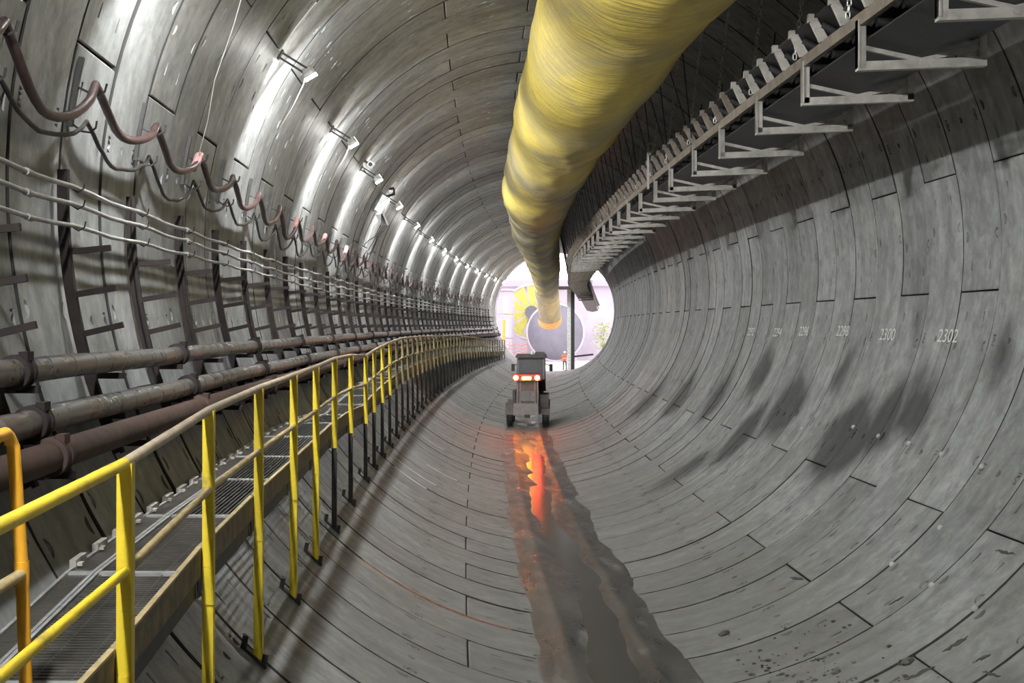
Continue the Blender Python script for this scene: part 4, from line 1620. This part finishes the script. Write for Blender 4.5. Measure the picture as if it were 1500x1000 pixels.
# panel tower on the left
pr = empty('site_cabin', frame(158.0, -9.3, -5.35), 'tall lilac grey stacked site cabins left of the bulkhead', 'cabin')
for k in range(3):
    b_ = MB().box(-1.7, 1.5, 0, 3, k * 2.75, k * 2.75 + 2.65).build('cabin_unit', M['lilac'], pr)
    MB().box(-.9, -.1, -.03, 0.01, k * 2.75 + 1.1, k * 2.75 + 2.0).build('window', M['hat'], b_)
    MB().box(.5, 1.2, -.03, 0.01, k * 2.75 + .1, k * 2.75 + 2.1).build('door', M['pale_wall'], b_)
MB().box(-1.8, 1.6, -.2, 3.1, 8.2, 8.4).build('roof', M['pale_wall'], pr)
# orange machine at left
mr_ = empty('lifting_machine', frame(140.0, -7.0, -5.35), 'small amber lifting machine at the left side of the portal', 'machine')
MB().box(-1.0, 1.0, -1.0, 1.6, .5, 1.4).build('machine_body', M['amber'], mr_)
MB().box(-.9, .2, -.8, .6, 1.4, 2.7).build('machine_cab', M['pale_wall'], mr_)
MB().bar((.6, 0, 1.4), (.7, -.3, 4.8), .3, .3).build('mast', M['amber'], mr_)
for x in (-1.0, 1.0):
    for y in (-.6, 1.2):
        MB().cyl((x - .12, y, .42), (x + .12, y, .42), .42, n=16).build('wheel', M['rubber'], mr_, 40)
# stack of wavy reddish reinforcing mats
rb_ = empty('rebar_stack', frame(134.0, -5.2, -5.35), 'stack of wavy reddish steel mats left of the roadway', 'steel mats')
for k in range(7):
    pts = [(-1.7 + 3.6 * i / 16, -.6 + .25 * k, .25 + .33 * k + .08 * math.sin(i * 1.4 + k)) for i in range(17)]
    MB().tube(pts, .05, 6).build('bar', M['mesh_red'], rb_, 50)
for x in (-1.5, 0, 1.6):
    MB().bar((x, -.7, 0), (x, 1.0, 2.6), .08, .08).build('support', M['mesh_red'], rb_)

# steel column just inside the portal with a strut to the wall
sc_ = empty('steel_column', frame(125.2, 1.40, -5.35), 'tall steel column standing at the right of the portal', 'column')
MB().box(-.37, -.02, -.18, .02, 0, 7.6).build('lit_face', M['hat'], sc_)  # brightly lit left side of the column put into a white colour
MB().box(-.02, .30, -.22, .30, 0, 7.6).build('column_shaft', M['dark_steel'], sc_)
MB().box(-.6, .55, -.35, .45, -.02, .08).build('base_plate', M['dark_steel'], sc_)
MB().bar((.28, 0, 1.35), (2.0, 0, 1.55), .16, .16).build('strut', M['dark_steel'], sc_)
MB().box(-2.6, 1.2, -.2, .3, 7.45, 7.75).build('head_beam', M['lilac'], sc_)

# portal frame beam at the mouth, upper left
# pale shrubs by the right of the mouth
for i, (u_, s_, h_, lab) in enumerate(((3.4, 147.0, 4.6, 'tall pale green shrub beyond the portal on the right'), (5.0, 143.0, 3.4, 'lower pale green shrub nearest the right rim of the portal'))):
    t = empty('shrub', frame(s_, u_, -5.35), lab, 'shrub', 'shrubs right of the portal')
    MB().tube([(0, 0, 0), (.05, 0, h_ * .5), (.1, .1, h_ * .8)], [.09, .06, .03], 6).build('stem', M['toe'], t)
    lf = MB()
    rg = random.Random(i)
    for k in range(260):
        c = Vector((rg.gauss(0, .45), rg.gauss(0, .45), h_ * (.35 + .6 * rg.random())))
        d = Vector((rg.uniform(-1, 1), rg.uniform(-1, 1), rg.uniform(-.6, .6))).normalized()
        e = d.cross(Vector((rg.random(), rg.random(), 1))).normalized() * .09
        lf.poly([c, c + d * .16 + e, c + d * .34, c + d * .16 - e])
    lf.build('foliage', M['plant'], t)


# person in orange beside the column
def build_person():
    root = empty('person', frame(127.5, 0.68, -5.35), 'person in orange high visibility jacket and white helmet beside the column', 'person')
    me_ = bpy.data.meshes.new('body')
    V = [(0, 0, .95), (0, 0, 1.15), (0, 0, 1.38), (0, 0, 1.50), (0, -.01, 1.62),
         (-.10, 0, .90), (-.12, -.02, .48), (-.12, 0, .08), (-.12, .0, .03),
         (.10, 0, .90), (.13, .04, .48), (.14, .10, .08), (.14, .1, .03),
         (-.20, 0, 1.40), (-.27, 0, 1.14), (-.25, .10, .92), (.20, 0, 1.40), (.27, 0, 1.14), (.24, .10, .92)]
    E_ = [(0, 1), (1, 2), (2, 3), (3, 4), (0, 5), (5, 6), (6, 7), (7, 8), (0, 9), (9, 10), (10, 11), (11, 12), (2, 13), (13, 14), (14, 15), (2, 16), (16, 17), (17, 18)]
    rad = [.16, .15, .17, .065, .10, .10, .07, .055, .07, .10, .07, .055, .07, .07, .055, .04, .07, .055, .04]
    me_.from_pydata(V, E_, [])
    o = link('body', me_, root)
    sk = o.modifiers.new('skin', 'SKIN')
    for i, r_ in enumerate(rad):
        me_.skin_vertices[0].data[i].radius = (r_, r_ * .85)
    me_.skin_vertices[0].data[0].use_root = True
    o.modifiers.new('sub', 'SUBSURF').levels = 1
    me_.materials.append(M['navy'])
    bpy.context.view_layer.update()
    dg = bpy.context.evaluated_depsgraph_get()
    bm_ = bpy.data.meshes.new_from_object(o.evaluated_get(dg))
    bpy.data.objects.remove(o)
    bm_.materials.clear()
    for k in ('navy', 'hivis', 'skin'):
        bm_.materials.append(M[k])
    for p in bm_.polygons:
        z = p.center.z
        p.material_index = 2 if z > 1.52 or (z < .95 and abs(p.center.x) > .2) else (1 if z > .86 else 0)
        p.use_smooth = True
    link('body', bm_, root)
    MB().ball((0, -.01, 1.70), .125, .145, .09, 14, 6).build('helmet', M['hat'], root, 60)
    MB().box(-.21, .21, -.145, .14, 1.12, 1.17).build('reflective_band', M['hat'], root)


build_person()
bpy.context.view_layer.update()
